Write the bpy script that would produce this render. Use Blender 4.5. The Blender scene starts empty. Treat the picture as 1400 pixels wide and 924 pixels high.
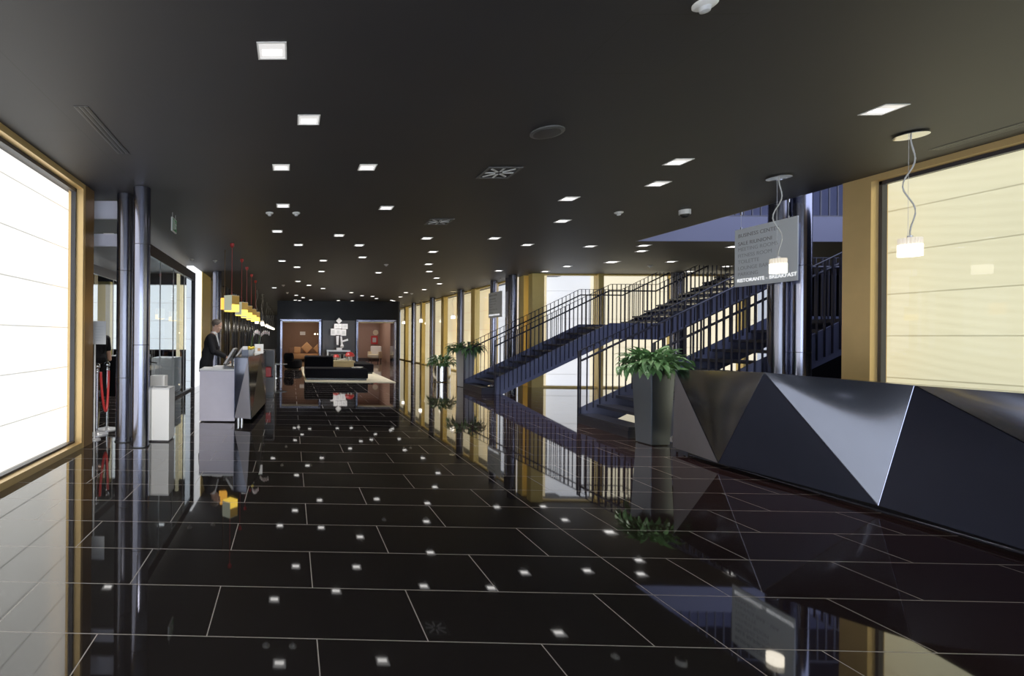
import bpy, bmesh, math, random
from mathutils import Vector, Matrix
random.seed(7)
PI = math.pi
scene = bpy.context.scene
COL = scene.collection

# ------------------------------------------------------------------ helpers
class MB:
    """collects shapes into one bmesh"""
    def __init__(self): self.bm = bmesh.new()
    def box(self, x0, x1, y0, y1, z0, z1, rot=0.0, bev=0.0):
        c = Vector(((x0+x1)/2, (y0+y1)/2, (z0+z1)/2))
        m = Matrix.Translation(c) @ Matrix.Rotation(rot, 4, 'Z') @ Matrix.Diagonal((x1-x0, y1-y0, z1-z0, 1))
        r = bmesh.ops.create_cube(self.bm, size=1.0, matrix=m)
        if bev > 0:
            es = list({e for v in r['verts'] for e in v.link_edges})
            bmesh.ops.bevel(self.bm, geom=es, offset=bev, segments=3, profile=0.6, affect='EDGES')
        return self
    def cyl(self, x, y, z0, z1, r, r2=None, seg=24):
        r2 = r if r2 is None else r2
        m = Matrix.Translation((x, y, (z0+z1)/2))
        bmesh.ops.create_cone(self.bm, cap_ends=True, segments=seg, radius1=r, radius2=r2, depth=z1-z0, matrix=m)
        return self
    def sphere(self, c, rx, ry=None, rz=None, seg=16, rings=12, rot=None):
        ry = rx if ry is None else ry; rz = rx if rz is None else rz
        m = Matrix.Translation(c)
        if rot is not None: m = m @ rot
        m = m @ Matrix.Diagonal((rx, ry, rz, 1))
        bmesh.ops.create_uvsphere(self.bm, u_segments=seg, v_segments=rings, radius=1, matrix=m)
        return self
    def lathe(self, prof, cx=0, cy=0, seg=32):
        rings = []
        for (r, z) in prof:
            rings.append([self.bm.verts.new((cx+r*math.cos(2*PI*i/seg), cy+r*math.sin(2*PI*i/seg), z)) for i in range(seg)])
        for a, b in zip(rings, rings[1:]):
            for i in range(seg):
                j = (i+1) % seg
                self.bm.faces.new((a[i], a[j], b[j], b[i]))
        self.bm.faces.new(list(reversed(rings[0]))); self.bm.faces.new(rings[-1])
        return self
    def tube(self, pts, r, seg=8):
        pts = [Vector(p) for p in pts]
        rings = []
        n = len(pts)
        up = Vector((0, 0, 1))
        for i, p in enumerate(pts):
            d = (pts[min(i+1, n-1)] - pts[max(i-1, 0)]).normalized()
            a = d.cross(up)
            if a.length < 1e-3: a = d.cross(Vector((1, 0, 0)))
            a.normalize(); b = d.cross(a).normalized()
            rings.append([self.bm.verts.new(p + r*(math.cos(2*PI*k/seg)*a + math.sin(2*PI*k/seg)*b)) for k in range(seg)])
        for A, B in zip(rings, rings[1:]):
            for k in range(seg):
                j = (k+1) % seg
                self.bm.faces.new((A[k], A[j], B[j], B[k]))
        self.bm.faces.new(list(reversed(rings[0]))); self.bm.faces.new(rings[-1])
        return self
    def prism(self, poly, axis, a, b):
        """poly: 2D outline; axis 'y' -> (x,z) outline extruded y a..b, 'x' -> (y,z), 'z' -> (x,y)"""
        def p3(u, v, w):
            return {'y': (u, w, v), 'x': (w, u, v), 'z': (u, v, w)}[axis]
        A = [self.bm.verts.new(p3(u, v, a)) for u, v in poly]
        B = [self.bm.verts.new(p3(u, v, b)) for u, v in poly]
        n = len(poly)
        self.bm.faces.new(A); self.bm.faces.new(list(reversed(B)))
        for i in range(n):
            j = (i+1) % n
            self.bm.faces.new((A[j], A[i], B[i], B[j]))
        return self
    def poly(self, pts, thick=0.0, nrm=None):
        v = [self.bm.verts.new(p) for p in pts]
        f = self.bm.faces.new(v)
        if thick:
            r = bmesh.ops.extrude_face_region(self.bm, geom=[f])
            off = Vector(nrm)*thick
            for e in r['geom']:
                if isinstance(e, bmesh.types.BMVert): e.co += off
        return self
    def build(self, name, mat, parent=None, smooth=False, loc=None):
        bmesh.ops.recalc_face_normals(self.bm, faces=self.bm.faces[:])
        me = bpy.data.meshes.new(name)
        self.bm.to_mesh(me); self.bm.free()
        if mat is not None: me.materials.append(mat)
        if smooth:
            for p in me.polygons: p.use_smooth = True
            try: me.set_sharp_from_angle(angle=math.radians(40))
            except Exception: pass
        o = bpy.data.objects.new(name, me)
        COL.objects.link(o)
        if parent is not None: o.parent = parent
        if loc is not None: o.location = loc
        return o

def tag(o, label=None, cat=None, group=None, kind=None):
    if label: o['label'] = label
    if cat: o['category'] = cat
    if group: o['group'] = group
    if kind: o['kind'] = kind
    return o
def thing(name, label, cat, loc=(0, 0, 0), rz=0.0, group=None):
    o = bpy.data.objects.new(name, None); COL.objects.link(o)
    o.empty_display_size = 0.1
    o.location = loc; o.rotation_euler = (0, 0, rz)
    return tag(o, label, cat, group)
def struct(name, mb, mat, smooth=False):
    o = mb.build(name, mat, None, smooth); o['kind'] = 'structure'; return o
def copy_tree(o, parent=None):
    c = o.copy(); COL.objects.link(c)
    if parent is not None: c.parent = parent
    for ch in o.children: copy_tree(ch, c)
    return c
def dup(o, loc, rz=None, label=None, group=None):
    c = copy_tree(o); c.location = loc
    if rz is not None: c.rotation_euler = (0, 0, rz)
    if label: c['label'] = label
    if group: c['group'] = group
    return c

# ------------------------------------------------------------------ materials
def mat(name, col, rough=0.5, metal=0.0, spec=None, ior=None, coat=0.0, emit=None, estr=0.0, noise=0.0, nscale=8.0, bump=0.0, aniso=None):
    m = bpy.data.materials.new(name); m.use_nodes = True
    nt = m.node_tree; b = nt.nodes['Principled BSDF']
    c = (*col, 1.0)
    b.inputs['Base Color'].default_value = c
    b.inputs['Roughness'].default_value = rough
    b.inputs['Metallic'].default_value = metal
    if ior: b.inputs['IOR'].default_value = ior
    if spec is not None: b.inputs['Specular IOR Level'].default_value = spec
    if coat: b.inputs['Coat Weight'].default_value = coat; b.inputs['Coat Roughness'].default_value = 0.05
    if emit:
        b.inputs['Emission Color'].default_value = (*emit, 1); b.inputs['Emission Strength'].default_value = estr
    if noise or bump:
        tc = nt.nodes.new('ShaderNodeTexCoord'); n = nt.nodes.new('ShaderNodeTexNoise')
        n.inputs['Scale'].default_value = nscale; n.inputs['Detail'].default_value = 4
        nt.links.new(tc.outputs['Object'], n.inputs['Vector'])
        if noise:
            mx = nt.nodes.new('ShaderNodeMix'); mx.data_type = 'RGBA'
            mx.inputs[6].default_value = tuple(max(0, x*(1-noise)) for x in col) + (1,)
            mx.inputs[7].default_value = tuple(min(1, x*(1+noise)) for x in col) + (1,)
            nt.links.new(n.outputs['Fac'], mx.inputs[0]); nt.links.new(mx.outputs[2], b.inputs['Base Color'])
        if bump:
            bp = nt.nodes.new('ShaderNodeBump'); bp.inputs['Strength'].default_value = bump; bp.inputs['Distance'].default_value = 0.01
            nt.links.new(n.outputs['Fac'], bp.inputs['Height']); nt.links.new(bp.outputs['Normal'], b.inputs['Normal'])
    return m
class NG:
    """tiny node-math builder"""
    def __init__(self, m): self.nt = m.node_tree
    def math(self, op, a, b=None, c=None):
        n = self.nt.nodes.new('ShaderNodeMath'); n.operation = op
        for i, v in enumerate((a, b, c)):
            if v is None: continue
            if isinstance(v, (int, float)): n.inputs[i].default_value = v
            else: self.nt.links.new(v, n.inputs[i])
        return n.outputs[0]
    def xyz(self):
        tc = self.nt.nodes.new('ShaderNodeTexCoord'); s = self.nt.nodes.new('ShaderNodeSeparateXYZ')
        self.nt.links.new(tc.outputs['Object'], s.inputs[0]); return s.outputs
    def mixc(self, fac, c1, c2):
        mx = self.nt.nodes.new('ShaderNodeMix'); mx.data_type = 'RGBA'
        for i, c in ((6, c1), (7, c2)):
            if isinstance(c, tuple): mx.inputs[i].default_value = (*c, 1) if len(c) == 3 else c
            else: self.nt.links.new(c, mx.inputs[i])
        self.nt.links.new(fac, mx.inputs[0]); return mx.outputs[2]
    def noise(self, scale, detail=3):
        tc = self.nt.nodes.new('ShaderNodeTexCoord'); n = self.nt.nodes.new('ShaderNodeTexNoise')
        n.inputs['Scale'].default_value = scale; n.inputs['Detail'].default_value = detail
        self.nt.links.new(tc.outputs['Object'], n.inputs['Vector']); return n.outputs['Fac']

def floor_material():
    m = mat('polished_dark_granite', (.01, .009, .009), rough=.035, ior=1.66)
    g = NG(m); x, y, z = g.xyz()
    RD, TW = .487, 1.10
    yy = g.math('ADD', y, g.math('MULTIPLY', x, 0.0))
    v = g.math('DIVIDE', g.math('SUBTRACT', yy, 2.406), RD)
    row = g.math('FLOOR', v); fv = g.math('SUBTRACT', v, row)
    par = g.math('MODULO', g.math('ABSOLUTE', row), 2.0)
    side = g.math('GREATER_THAN', x, 2.14)
    ph = g.math('ADD', -.41, g.math('MULTIPLY', side, 0.24))
    u = g.math('DIVIDE', g.math('SUBTRACT', g.math('SUBTRACT', x, ph), g.math('MULTIPLY', par, .55)), TW)
    fu = g.math('FRACT', g.math('ADD', u, 100.0))
    du = g.math('MULTIPLY', g.math('MINIMUM', fu, g.math('SUBTRACT', 1.0, fu)), TW)
    dv = g.math('MULTIPLY', g.math('MINIMUM', fv, g.math('SUBTRACT', 1.0, fv)), RD)
    dl = g.math('ABSOLUTE', g.math('SUBTRACT', x, 2.14))
    d = g.math('MINIMUM', g.math('MINIMUM', du, dv), dl)
    line = g.math('LESS_THAN', d, .0026)
    speck = g.noise(260, 2)
    sp = g.math('MULTIPLY', g.math('GREATER_THAN', speck, .64), .7)
    warm = g.math('MINIMUM', g.math('MAXIMUM', g.math('MULTIPLY', g.math('SUBTRACT', x, 2.0), .4), 0.0), 1.0)
    base = g.mixc(warm, (.0125, .0105, .0105), (.026, .0130, .0125))
    base = g.mixc(sp, base, (.03, .026, .025))
    colr = g.mixc(line, base, (.42, .37, .34))
    b = m.node_tree.nodes['Principled BSDF']
    m.node_tree.links.new(colr, b.inputs['Base Color'])
    rg = g.math('ADD', .03, g.math('MULTIPLY', line, .4))
    m.node_tree.links.new(rg, b.inputs['Roughness'])
    return m
def ceiling_material():
    m = mat('dark_painted_ceiling', (.026, .025, .028), rough=.6)
    g = NG(m); x, y, z = g.xyz()
    def seg(c, at, w, lo_c, lo, hi):
        a = g.math('LESS_THAN', g.math('ABSOLUTE', g.math('SUBTRACT', c, at)), w)
        a = g.math('MULTIPLY', a, g.math('GREATER_THAN', lo_c, lo))
        return g.math('MULTIPLY', a, g.math('LESS_THAN', lo_c, hi))
    L = [seg(y, 5.31, .004, x, -2.07, 7.0), seg(x, -2.07, .006, y, -6.0, 8.4), seg(y, 4.69, .005, x, -2.8, -2.07),
         seg(x, 5.45, .005, y, 5.31, 10.05), seg(y, 10.05, .005, x, 5.45, 7.0),
         seg(x, 2.1, .004, y, 3.03, 3.7), seg(x, 2.79, .004, y, 3.03, 3.7), seg(y, 3.03, .004, x, 2.1, 2.79), seg(y, 3.7, .004, x, 2.1, 2.79)]
    a = L[0]
    for l in L[1:]: a = g.math('MAXIMUM', a, l)
    n = g.noise(1.3, 3)
    base = g.mixc(n, (.0095, .0096, .0138), (.0168, .0150, .0170))
    c = g.mixc(a, base, (.006, .006, .006))
    m.node_tree.links.new(c, m.node_tree.nodes['Principled BSDF'].inputs['Base Color'])
    return m
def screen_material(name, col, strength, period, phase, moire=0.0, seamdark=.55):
    """pale facade panels, own emission standing in for daylight through the perforated sheet"""
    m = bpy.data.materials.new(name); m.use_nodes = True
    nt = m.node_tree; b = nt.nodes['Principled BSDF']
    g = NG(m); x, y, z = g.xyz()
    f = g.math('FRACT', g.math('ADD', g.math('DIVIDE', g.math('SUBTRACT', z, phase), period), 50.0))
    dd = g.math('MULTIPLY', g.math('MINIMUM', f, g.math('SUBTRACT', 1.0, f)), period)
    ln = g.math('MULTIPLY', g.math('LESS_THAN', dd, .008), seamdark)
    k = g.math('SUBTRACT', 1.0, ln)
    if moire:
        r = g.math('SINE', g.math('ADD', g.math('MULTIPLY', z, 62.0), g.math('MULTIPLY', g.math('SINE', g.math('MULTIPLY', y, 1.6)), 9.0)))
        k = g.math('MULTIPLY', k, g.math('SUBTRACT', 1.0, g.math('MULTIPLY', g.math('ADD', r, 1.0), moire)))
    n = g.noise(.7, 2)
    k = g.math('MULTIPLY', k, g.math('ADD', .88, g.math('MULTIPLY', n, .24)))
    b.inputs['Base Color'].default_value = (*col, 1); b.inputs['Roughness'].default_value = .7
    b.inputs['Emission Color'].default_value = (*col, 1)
    nt.links.new(g.math('MULTIPLY', k, strength), b.inputs['Emission Strength'])  # panels emit by themselves in place of daylight behind them
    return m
def glass_material(name, tint=(.96, .98, .98), refl=1.0, ior=1.5):
    m = bpy.data.materials.new(name); m.use_nodes = True
    nt = m.node_tree; nt.nodes.clear()
    out = nt.nodes.new('ShaderNodeOutputMaterial'); mx = nt.nodes.new('ShaderNodeMixShader')
    t = nt.nodes.new('ShaderNodeBsdfTransparent'); t.inputs[0].default_value = (*tint, 1)
    gl = nt.nodes.new('ShaderNodeBsdfGlossy'); gl.inputs['Roughness'].default_value = .0
    fr = nt.nodes.new('ShaderNodeFresnel'); fr.inputs['IOR'].default_value = ior
    mu = nt.nodes.new('ShaderNodeMath'); mu.operation = 'MULTIPLY'; mu.inputs[1].default_value = refl
    ge = nt.nodes.new('ShaderNodeNewGeometry'); inv = nt.nodes.new('ShaderNodeMath'); inv.operation = 'SUBTRACT'; inv.inputs[0].default_value = 1.0
    m2 = nt.nodes.new('ShaderNodeMath'); m2.operation = 'MULTIPLY'
    nt.links.new(ge.outputs['Backfacing'], inv.inputs[1]); nt.links.new(inv.outputs[0], m2.inputs[1]); nt.links.new(fr.outputs[0], m2.inputs[0])
    nt.links.new(m2.outputs[0], mu.inputs[0]); nt.links.new(mu.outputs[0], mx.inputs[0])
    nt.links.new(t.outputs[0], mx.inputs[1]); nt.links.new(gl.outputs[0], mx.inputs[2]); nt.links.new(mx.outputs[0], out.inputs[0])
    return m
def emis(name, col, s): return mat(name, col, rough=.5, emit=col, estr=s)

M = dict(
    floor=floor_material(), ceiling=ceiling_material(),
    dark=mat('dark_wall', (.012, .012, .016), .4, noise=.2), darkgloss=mat('glossy_dark_panel', (.0035, .0035, .005), .3, spec=.12, noise=.1),
    wood=mat('dark_wood_panel', (.028, .015, .010), .3, noise=.35, nscale=3), warmwall=mat('warm_brown_wall', (.22, .125, .085), .7, noise=.1),
    pinkwall=mat('pinkish_beige_wall', (.42, .27, .21), .7, noise=.05),
    gold=mat('gold_anodised_metal', (.78, .52, .21), .35, .45, noise=.08, nscale=5), golddark=mat('bronze_and_shaded_gold', (.30, .17, .06), .35, .7),
    goldpanel=mat('ochre_panel', (.95, .68, .20), .45, .0, noise=.06),
    gasket=mat('dark_gasket', (.02, .02, .03), .4),
    column=mat('blue_steel', (.27, .285, .40), .17, 1.0, noise=.05, nscale=2), columndark=mat('dark_and_shaded_steel', (.15, .155, .20), .2, .95, noise=.1, nscale=2),
    stair=mat('stair_blue_paint', (.115, .130, .235), .4, .15), stairdark=mat('stair_tread', (.02, .021, .035), .35), rail=mat('rail_paint', (.022, .024, .045), .35, .3),
    slab=mat('blue_grey_paint', (.12, .13, .22), .6),
    steel=mat('brushed_steel', (.62, .63, .67), .35, .6, noise=.06), chrome=mat('chrome', (.8, .8, .82), .08, 1.0), polsteel=mat('polished_steel', (.75, .75, .77), .1, 1.0),
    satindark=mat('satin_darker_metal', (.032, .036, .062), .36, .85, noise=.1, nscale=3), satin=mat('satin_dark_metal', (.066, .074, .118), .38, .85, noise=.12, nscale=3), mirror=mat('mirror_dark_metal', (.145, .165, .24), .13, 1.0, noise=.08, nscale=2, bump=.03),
    plantersteel=mat('planter_steel', (.20, .225, .27), .30, .95, noise=.1, nscale=2),
    counterblack=mat('counter_black', (.004, .004, .006), .14, spec=.22),
    silver=mat('silver_paint', (.62, .64, .70), .35, .3, noise=.05),
    satinlight=mat('satin_lilac_metal', (.30, .29, .34), .42, .75, noise=.06), plinth=mat('black_plinth', (.006, .006, .008), .3),
    desklilac=mat('lilac_grey_laminate', (.42, .40, .49), .45, .3, noise=.06), blacktop=mat('black_top', (.01, .01, .014), .15),
    white=mat('white_paint', (.88, .88, .88), .45), whiteglow=emis('white_lamp', (1, .97, .93), 4.0), warmglow=emis('warm_lamp', (1, .80, .48), 7.0),
    paper=mat('paper', (.82, .82, .84), .7), lightgrey=mat('light_grey', (.62, .63, .66), .5),
    red=mat('red_paint', (.62, .03, .03), .35), redcord=mat('red_cord', (.55, .05, .05), .5), blackfab=mat('black_fabric', (.0028, .003, .0055), .9, spec=.12, noise=.4, nscale=60, bump=.3),
    cream=mat('cream_rug', (.92, .82, .60), .9, noise=.08, nscale=40), tan=mat('tan_wood', (.55, .43, .22), .6, noise=.1), orange=mat('orange_fabric', (.70, .38, .18), .85, noise=.1),
    leaf=mat('leaf_green', (.09, .21, .07), .38, noise=.55, nscale=9), leaf2=mat('leaf_light_green', (.19, .36, .15), .38, noise=.5, nscale=9), soil=mat('soil', (.02, .013, .008), .95),
    stem=mat('stem_green', (.10, .2, .05), .5), skin=mat('skin', (.55, .30, .21), .5), hair=mat('grey_brown_hair', (.10, .075, .06), .7, noise=.4, nscale=40), suit=mat('black_suit', (.0045, .0045, .0065), .8, spec=.2), shirt=mat('white_shirt', (.75, .75, .76), .7),
    tie=mat('grey_tie', (.18, .19, .23), .6), screenback=mat('monitor_shell', (.35, .35, .37), .4), screen=mat('monitor_screen', (.01, .01, .015), .1),
    yellow=mat('yellow_petals', (.8, .55, .04), .5), petal=mat('white_petals', (.85, .82, .83), .5), pink=mat('pink_petal', (.6, .10, .25), .5), bluebox=mat('slate_blue_box', (.09, .11, .17), .5),
    green=mat('exit_green', (.05, .32, .12), .4), grille=mat('grille_grey', (.07, .07, .075), .5), black=mat('black', (.004, .004, .005), .4),
    sign=mat('sign_grey', (.84, .90, 1.0), .45, .1), signtext=mat('sign_letter_grey', (.22, .23, .29), .4), signtext2=mat('sign_letter_pale', (.44, .47, .56), .4), signwhite=mat('sign_letter_white_glow', (.92, .92, .92), .5, emit=(1, 1, 1), estr=.8),  # white letters given a glow of their own to read brighter
    shade=mat('pale_shade', (.78, .80, .62), .5, emit=(.8, .85, .6), estr=.28), shadegold=mat('gold_shade', (.55, .33, .07), .4, .3, emit=(1, .55, .1), estr=.12),
    glowyellow=emis('yellow_glow', (1, .62, .06), 2.6), gloworange=emis('orange_glow', (1, .42, .04), 1.6), ribglass=mat('ribbed_glass', (.75, .70, .62), .25, emit=(1, .86, .66), estr=.45), lampglow=emis('lamp_core', (1, .9, .72), 5.0),
    reflector=mat('reflector', (.85, .85, .87), .25, .3, emit=(1, .97, .95), estr=.55),
    darkdoor=mat('dark_glass_door', (.015, .022, .035), .08), magazine=mat('magazine_paper', (.75, .72, .68), .4, noise=.3, nscale=20),
    marble=mat('white_sculpture', (.85, .84, .88), .35), greypanel=mat('grey_green_panel', (.42, .45, .40), .5), bulkhead=mat('pale_bulkhead', (.80, .78, .92), .6),
    upperwall=mat('upper_blue_wall', (.16, .18, .34), .6),
    glass=glass_material('window_glass', (.97, .98, .98), 1.0), partglass=glass_material('partition_glass', (.78, .83, .86), .9), acryl=mat('table_glass', (.35, .42, .44), .05, 0),
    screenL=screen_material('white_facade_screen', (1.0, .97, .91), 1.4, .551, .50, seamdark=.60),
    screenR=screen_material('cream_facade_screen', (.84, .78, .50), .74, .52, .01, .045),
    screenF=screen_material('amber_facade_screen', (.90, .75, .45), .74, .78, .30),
    screenT=screen_material('cream_far_screen', (.98, .88, .64), 0.92, .9, .35),
    screenB=screen_material('blue_white_screen', (.80, .83, .93), .92, .9, .35),
    screenFront=screen_material('front_daylight_screen', (.76, .85, 1.0), 4.6, 1.2, .3),
    fillU=screen_material('upper_fill_glow', (.66, .73, 1.0), 2.4, 1.0, .3),
    screenN=screen_material('dim_blue_screen', (.5, .58, 1.0), .55, 1.0, .3),
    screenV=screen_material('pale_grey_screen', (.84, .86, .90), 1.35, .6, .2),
)
H = 3.5

# ------------------------------------------------------------------ setting: floor, ceiling, walls
struct('floor', MB().box(-10, 19, -6, 46, -.3, 0), M['floor'])
MBc = MB()
MBc.box(-10, 7.0, -6, 46, H, H+.45)
MBc.box(7.0, 19, 10.05, 15.6, H, H+.45)
MBc.box(7.0, 8.6, 15.6, 46, H, H+.45)
struct('ceiling', MBc, M['ceiling'])
struct('trim_1', MB().box(7.0, 19, 10.0, 10.05, H, H+.5), M['slab'])          # edge of the upper floor slab
struct('trim_2', MB().box(7.0, 7.03, 6.35, 10.0, H, H+.5), M['dark'])
# upper storey seen through the stair void
struct('wall_upper_back', MB().box(7.0, 19, 15.0, 15.1, 4.0, 7.2), M['upperwall'])
struct('wall_upper_left', MB().box(6.9, 7.0, 10.05, 15.1, 4.0, 7.2), M['dark'])
struct('ceiling_upper', MB().box(6.9, 19, 6.3, 15.1, 7.2, 7.3), M['dark'])
struct('wall_upper_fill', MB().box(7.32, 19, 6.36, 6.46, H, 7.2), M['fillU'])  # unseen glowing wall added to light the stair void and slab edge
struct('wall_front', MB().box(-10, -2.9, -6.1, -6.0, 0, H).box(7.1, 19, -6.1, -6.0, 0, H), M['dark'])
fo = MB()
for k in range(6): fo.box(-2.9+k*2.0-.05, -2.9+k*2.0+.05, -6.0, -5.88, 0, H)
fo.box(-2.9, 7.1, -6.0, -5.9, 0, .08).box(-2.9, 7.1, -6.0, -5.9, H-.1, H)
o = fo.build('window_24', M['gold']); o['kind'] = 'structure'
MB().box(-2.9, 7.1, -5.95, -5.94, .08, H-.1).build('window_pane', M['glass'], o)
struct('wall_front_outer', MB().box(-3.2, 7.5, -6.3, -6.2, -.1, 4.2), M['screenFront'])
# stair bay
struct('wall_bay_right', MB().box(18.0, 18.1, 6.3, 15.6, 0, 7.2), M['dark'])
struct('wall_bay_front', MB().box(7.45, 18.0, 6.36, 6.46, 0, H), M['dark'])
struct('wall_bay_back', MB().box(14.7, 18.0, 15.1, 15.2, 0, H), M['darkgloss'])
# back wall with two door openings (y = 27)
wb = MB()
for a, b in ((-.66, -.60), (1.66, 3.62), (5.82, 5.95)): wb.box(a, b, 27.0, 27.15, 0, 2.45)
wb.box(-.66, 5.95, 27.0, 27.15, 2.45, H)
struct('wall_back', wb, M['darkgloss'])
struct('wall_back_panel', MB().box(1.75, 3.55, 26.96, 27.0, .02, 2.42), M['wood'])
struct('wall_passage_left', MB().box(-.78, -.66, 27.0, 46, 0, H), M['darkgloss'])
struct('wall_passage_right', MB().box(5.95, 6.07, 27.15, 36, 0, H), M['dark'])
struct('wall_passage_end', MB().box(6.07, 7.6, 36, 36.1, 0, H), M['dark'])
struct('wall_far_left', MB().box(-3.2, -.78, 45, 45.1, 0, H), M['dark'])
# lounge behind the left door, corridor behind the right door
struct('wall_lounge_back', MB().box(-.64, 2.6, 31.5, 31.6, 0, 2.9), M['warmwall'])
struct('wall_lounge_left', MB().box(-.64, -.6, 27.15, 31.5, 0, 2.9), M['warmwall'])
struct('wall_lounge_right', MB().box(2.55, 2.6, 27.15, 31.5, 0, 2.9), M['warmwall'])
struct('ceiling_lounge', MB().box(-.64, 2.6, 27.15, 31.6, 2.9, 2.95), M['warmwall'])
struct('wall_corridor_back', MB().box(2.7, 5.95, 32.5, 32.6, 0, 2.9), M['pinkwall'])
struct('wall_corridor_left', MB().box(2.66, 2.7, 27.15, 32.5, 0, 2.9), M['pinkwall'])
struct('wall_corridor_right', MB().box(5.9, 5.95, 27.15, 32.5, 0, 2.9), M['pinkwall'])
struct('ceiling_corridor', MB().box(2.66, 5.95, 27.15, 32.6, 2.9, 2.95), M['pinkwall'])
struct('baseboard_corridor', MB().box(3.95, 5.9, 32.47, 32.5, 0, .12), M['wood'])

def door_frame(n, x0, x1, y):
    f = MB()
    f.box(x0, x0+.10, y-.06, y+.16, 0, 2.42).box(x1-.10, x1, y-.06, y+.16, 0, 2.42).box(x0, x1, y-.06, y+.16, 2.36, 2.46)
    o = f.build('door_%d' % n, M['column']); o['kind'] = 'structure'
    MB().box(x0+.1, x1-.1, y+.02, y+.08, 2.30, 2.36).build('door_header', M['cream'], o)
    for s, xx in ((1, x0+.06), (-1, x1-.06)):
        lf = MB().box(xx-.02+.03*s, xx+.02+.03*s, y+.17, y+1.0, .01, 2.3).build('door_leaf', M['darkdoor'], o)
        MB().tube([(xx, y-.10, .85), (xx, y-.10, 1.35)], .018).build('door_handle', M['chrome'], lf)
    return o
door_frame(1, -.6, 1.66, 27.0)
door_frame(2, 3.62, 5.82, 27.0)

# ------------------------------------------------------------------ windows
def big_window(n, side, xin, y0, y1, postw, screen):
    """floor to ceiling glass on a long wall; side -1 left, +1 right; y1 is the far end of the opening"""
    s = side
    xo = xin + s*.20                                       # outer face of the frame
    xa, xb = sorted((xin, xo))
    g0, g1 = sorted((xin+s*.12, xin+s*.135))
    f = MB()
    f.box(xa, xb, y1, y1+postw, 0, H)                     # post
    f.box(xa, xb, y0, y1, 0, .075).box(xa, xb, y0, y1, H-.07, H)
    o = f.build('window_%d' % n, M['gold']); o['kind'] = 'structure'
    if s < 0: MB().box(xin, xin+.004, y1+.06, y1+postw, 0, H).build('post_shade_skin', M['golddark'], o)  # darker skin paints the shaded hall side of the gold post
    k = MB()
    a, b = sorted((xin+s*.09, xin+s*.15))
    k.box(a, b, y0, y1, .075, .10).box(a, b, y0, y1, H-.115, H-.07).box(a, b, y1-.035, y1, .075, H-.07)
    k.build('window_gasket', M['gasket'], o)
    MB().box(g0, g1, y0, y1-.035, .10, H-.115).build('window_pane', M['glass'], o)
    return o
big_window(1, -1, -2.76, -5.9, 6.33, .34, None)
big_window(2, 1, 7.0, -5.9, 6.02, .30, None)
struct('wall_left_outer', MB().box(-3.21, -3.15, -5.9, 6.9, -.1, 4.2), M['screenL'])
struct('wall_left_return', MB().box(-3.21, -2.96, 6.9, 6.95, 0, H).box(-2.99, -2.96, 6.67, 6.9, 0, H), M['gasket'])
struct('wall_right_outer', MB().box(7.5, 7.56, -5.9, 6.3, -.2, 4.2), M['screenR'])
struct('wall_right_return', MB().box(7.2, 7.56, 6.3, 6.34, 0, H), M['gold'])

def bay_window(n, x0, x1, y, axis, mats, pillar_w=.34):
    pass
# windows down the far right wall (x = 7.45), gold pillars between
ys = [15.55, 19.65, 23.6, 27.5, 31.4, 35.6]
for i in range(5):
    a, b = ys[i], ys[i+1]
    f = MB().box(7.38, 7.58, a, a+.42, 0, H).box(7.42, 7.5, a+.42, b, 0, .06).box(7.42, 7.5, a+.42, b, H-.06, H)
    f.box(7.40, 7.52, (a+b)/2+.15, (a+b)/2+.22, 0, H)
    o = f.build('window_%d' % (3+i), M['goldpanel']); o['kind'] = 'structure'
    MB().box(7.46, 7.475, a+.42, b, .06, H-.06).build('window_pane', M['glass'], o)
for i in range(5):
    a, b = ys[i], ys[i+1]
    mid = (a+b)/2+.2
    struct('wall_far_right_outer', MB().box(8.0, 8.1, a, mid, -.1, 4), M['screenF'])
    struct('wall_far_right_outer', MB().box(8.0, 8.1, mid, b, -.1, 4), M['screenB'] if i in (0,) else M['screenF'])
# window wall behind the stairs (y = 15.1)
xs = [7.38, 9.38, 11.62, 13.72, 14.7]
for i in range(4):
    a, b = xs[i], xs[i+1]
    w = .36 if i == 0 else .16
    f = MB().box(a, a+w, 15.0, 15.25, 0, H).box(a+w, b, 15.06, 15.16, 0, .05).box(a+w, b, 15.06, 15.16, H-.05, H)
    o = f.build('window_%d' % (9+i), M['goldpanel']); o['kind'] = 'structure'
    MB().box(a+w, b, 15.1, 15.115, .05, H-.05).build('window_pane', M['glass'], o)
    struct('wall_bay_outer', MB().box(a, b+.3, 15.9+.01*i, 16.0+.01*i, -.1, 4.2), M['screenB'] if i == 0 else M['screenT'])
# left side beyond the entrance: gold pillars, dark piers and pale panes down to the far end
yl = [15.0, 18.2, 21.0, 24.2, 27.6, 31.5, 36.0, 44.9]
for i in range(7):
    a, b = yl[i], yl[i+1]
    pw = 1.6 if i == 0 else .55
    f = MB().box(-3.0, -2.78, a, a+pw, 0, H).box(-2.94, -2.86, a+pw, b, 0, .06).box(-2.94, -2.86, a+pw, b, H-.06, H)
    o = f.build('window_%d' % (14+i), M['goldpanel']); o['kind'] = 'structure'
    MB().box(-2.91, -2.895, a+pw, b, .06, H-.06).build('window_pane', M['glass'], o)
    for k in range(3):
        yy = a+pw+.35+k*(b-a-pw-.35)/3
        MB().box(-2.86, -2.62, yy, yy+(b-a)*.13, 0, H-.01).build('mullion', M['columndark'] if k != 1 else M['dark'], o)
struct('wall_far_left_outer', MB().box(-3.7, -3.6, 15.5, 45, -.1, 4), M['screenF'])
struct('wall_entry_pale', MB().box(-3.0, -2.8, 13.75, 15.0, .0, H), M['screenV'])

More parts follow.
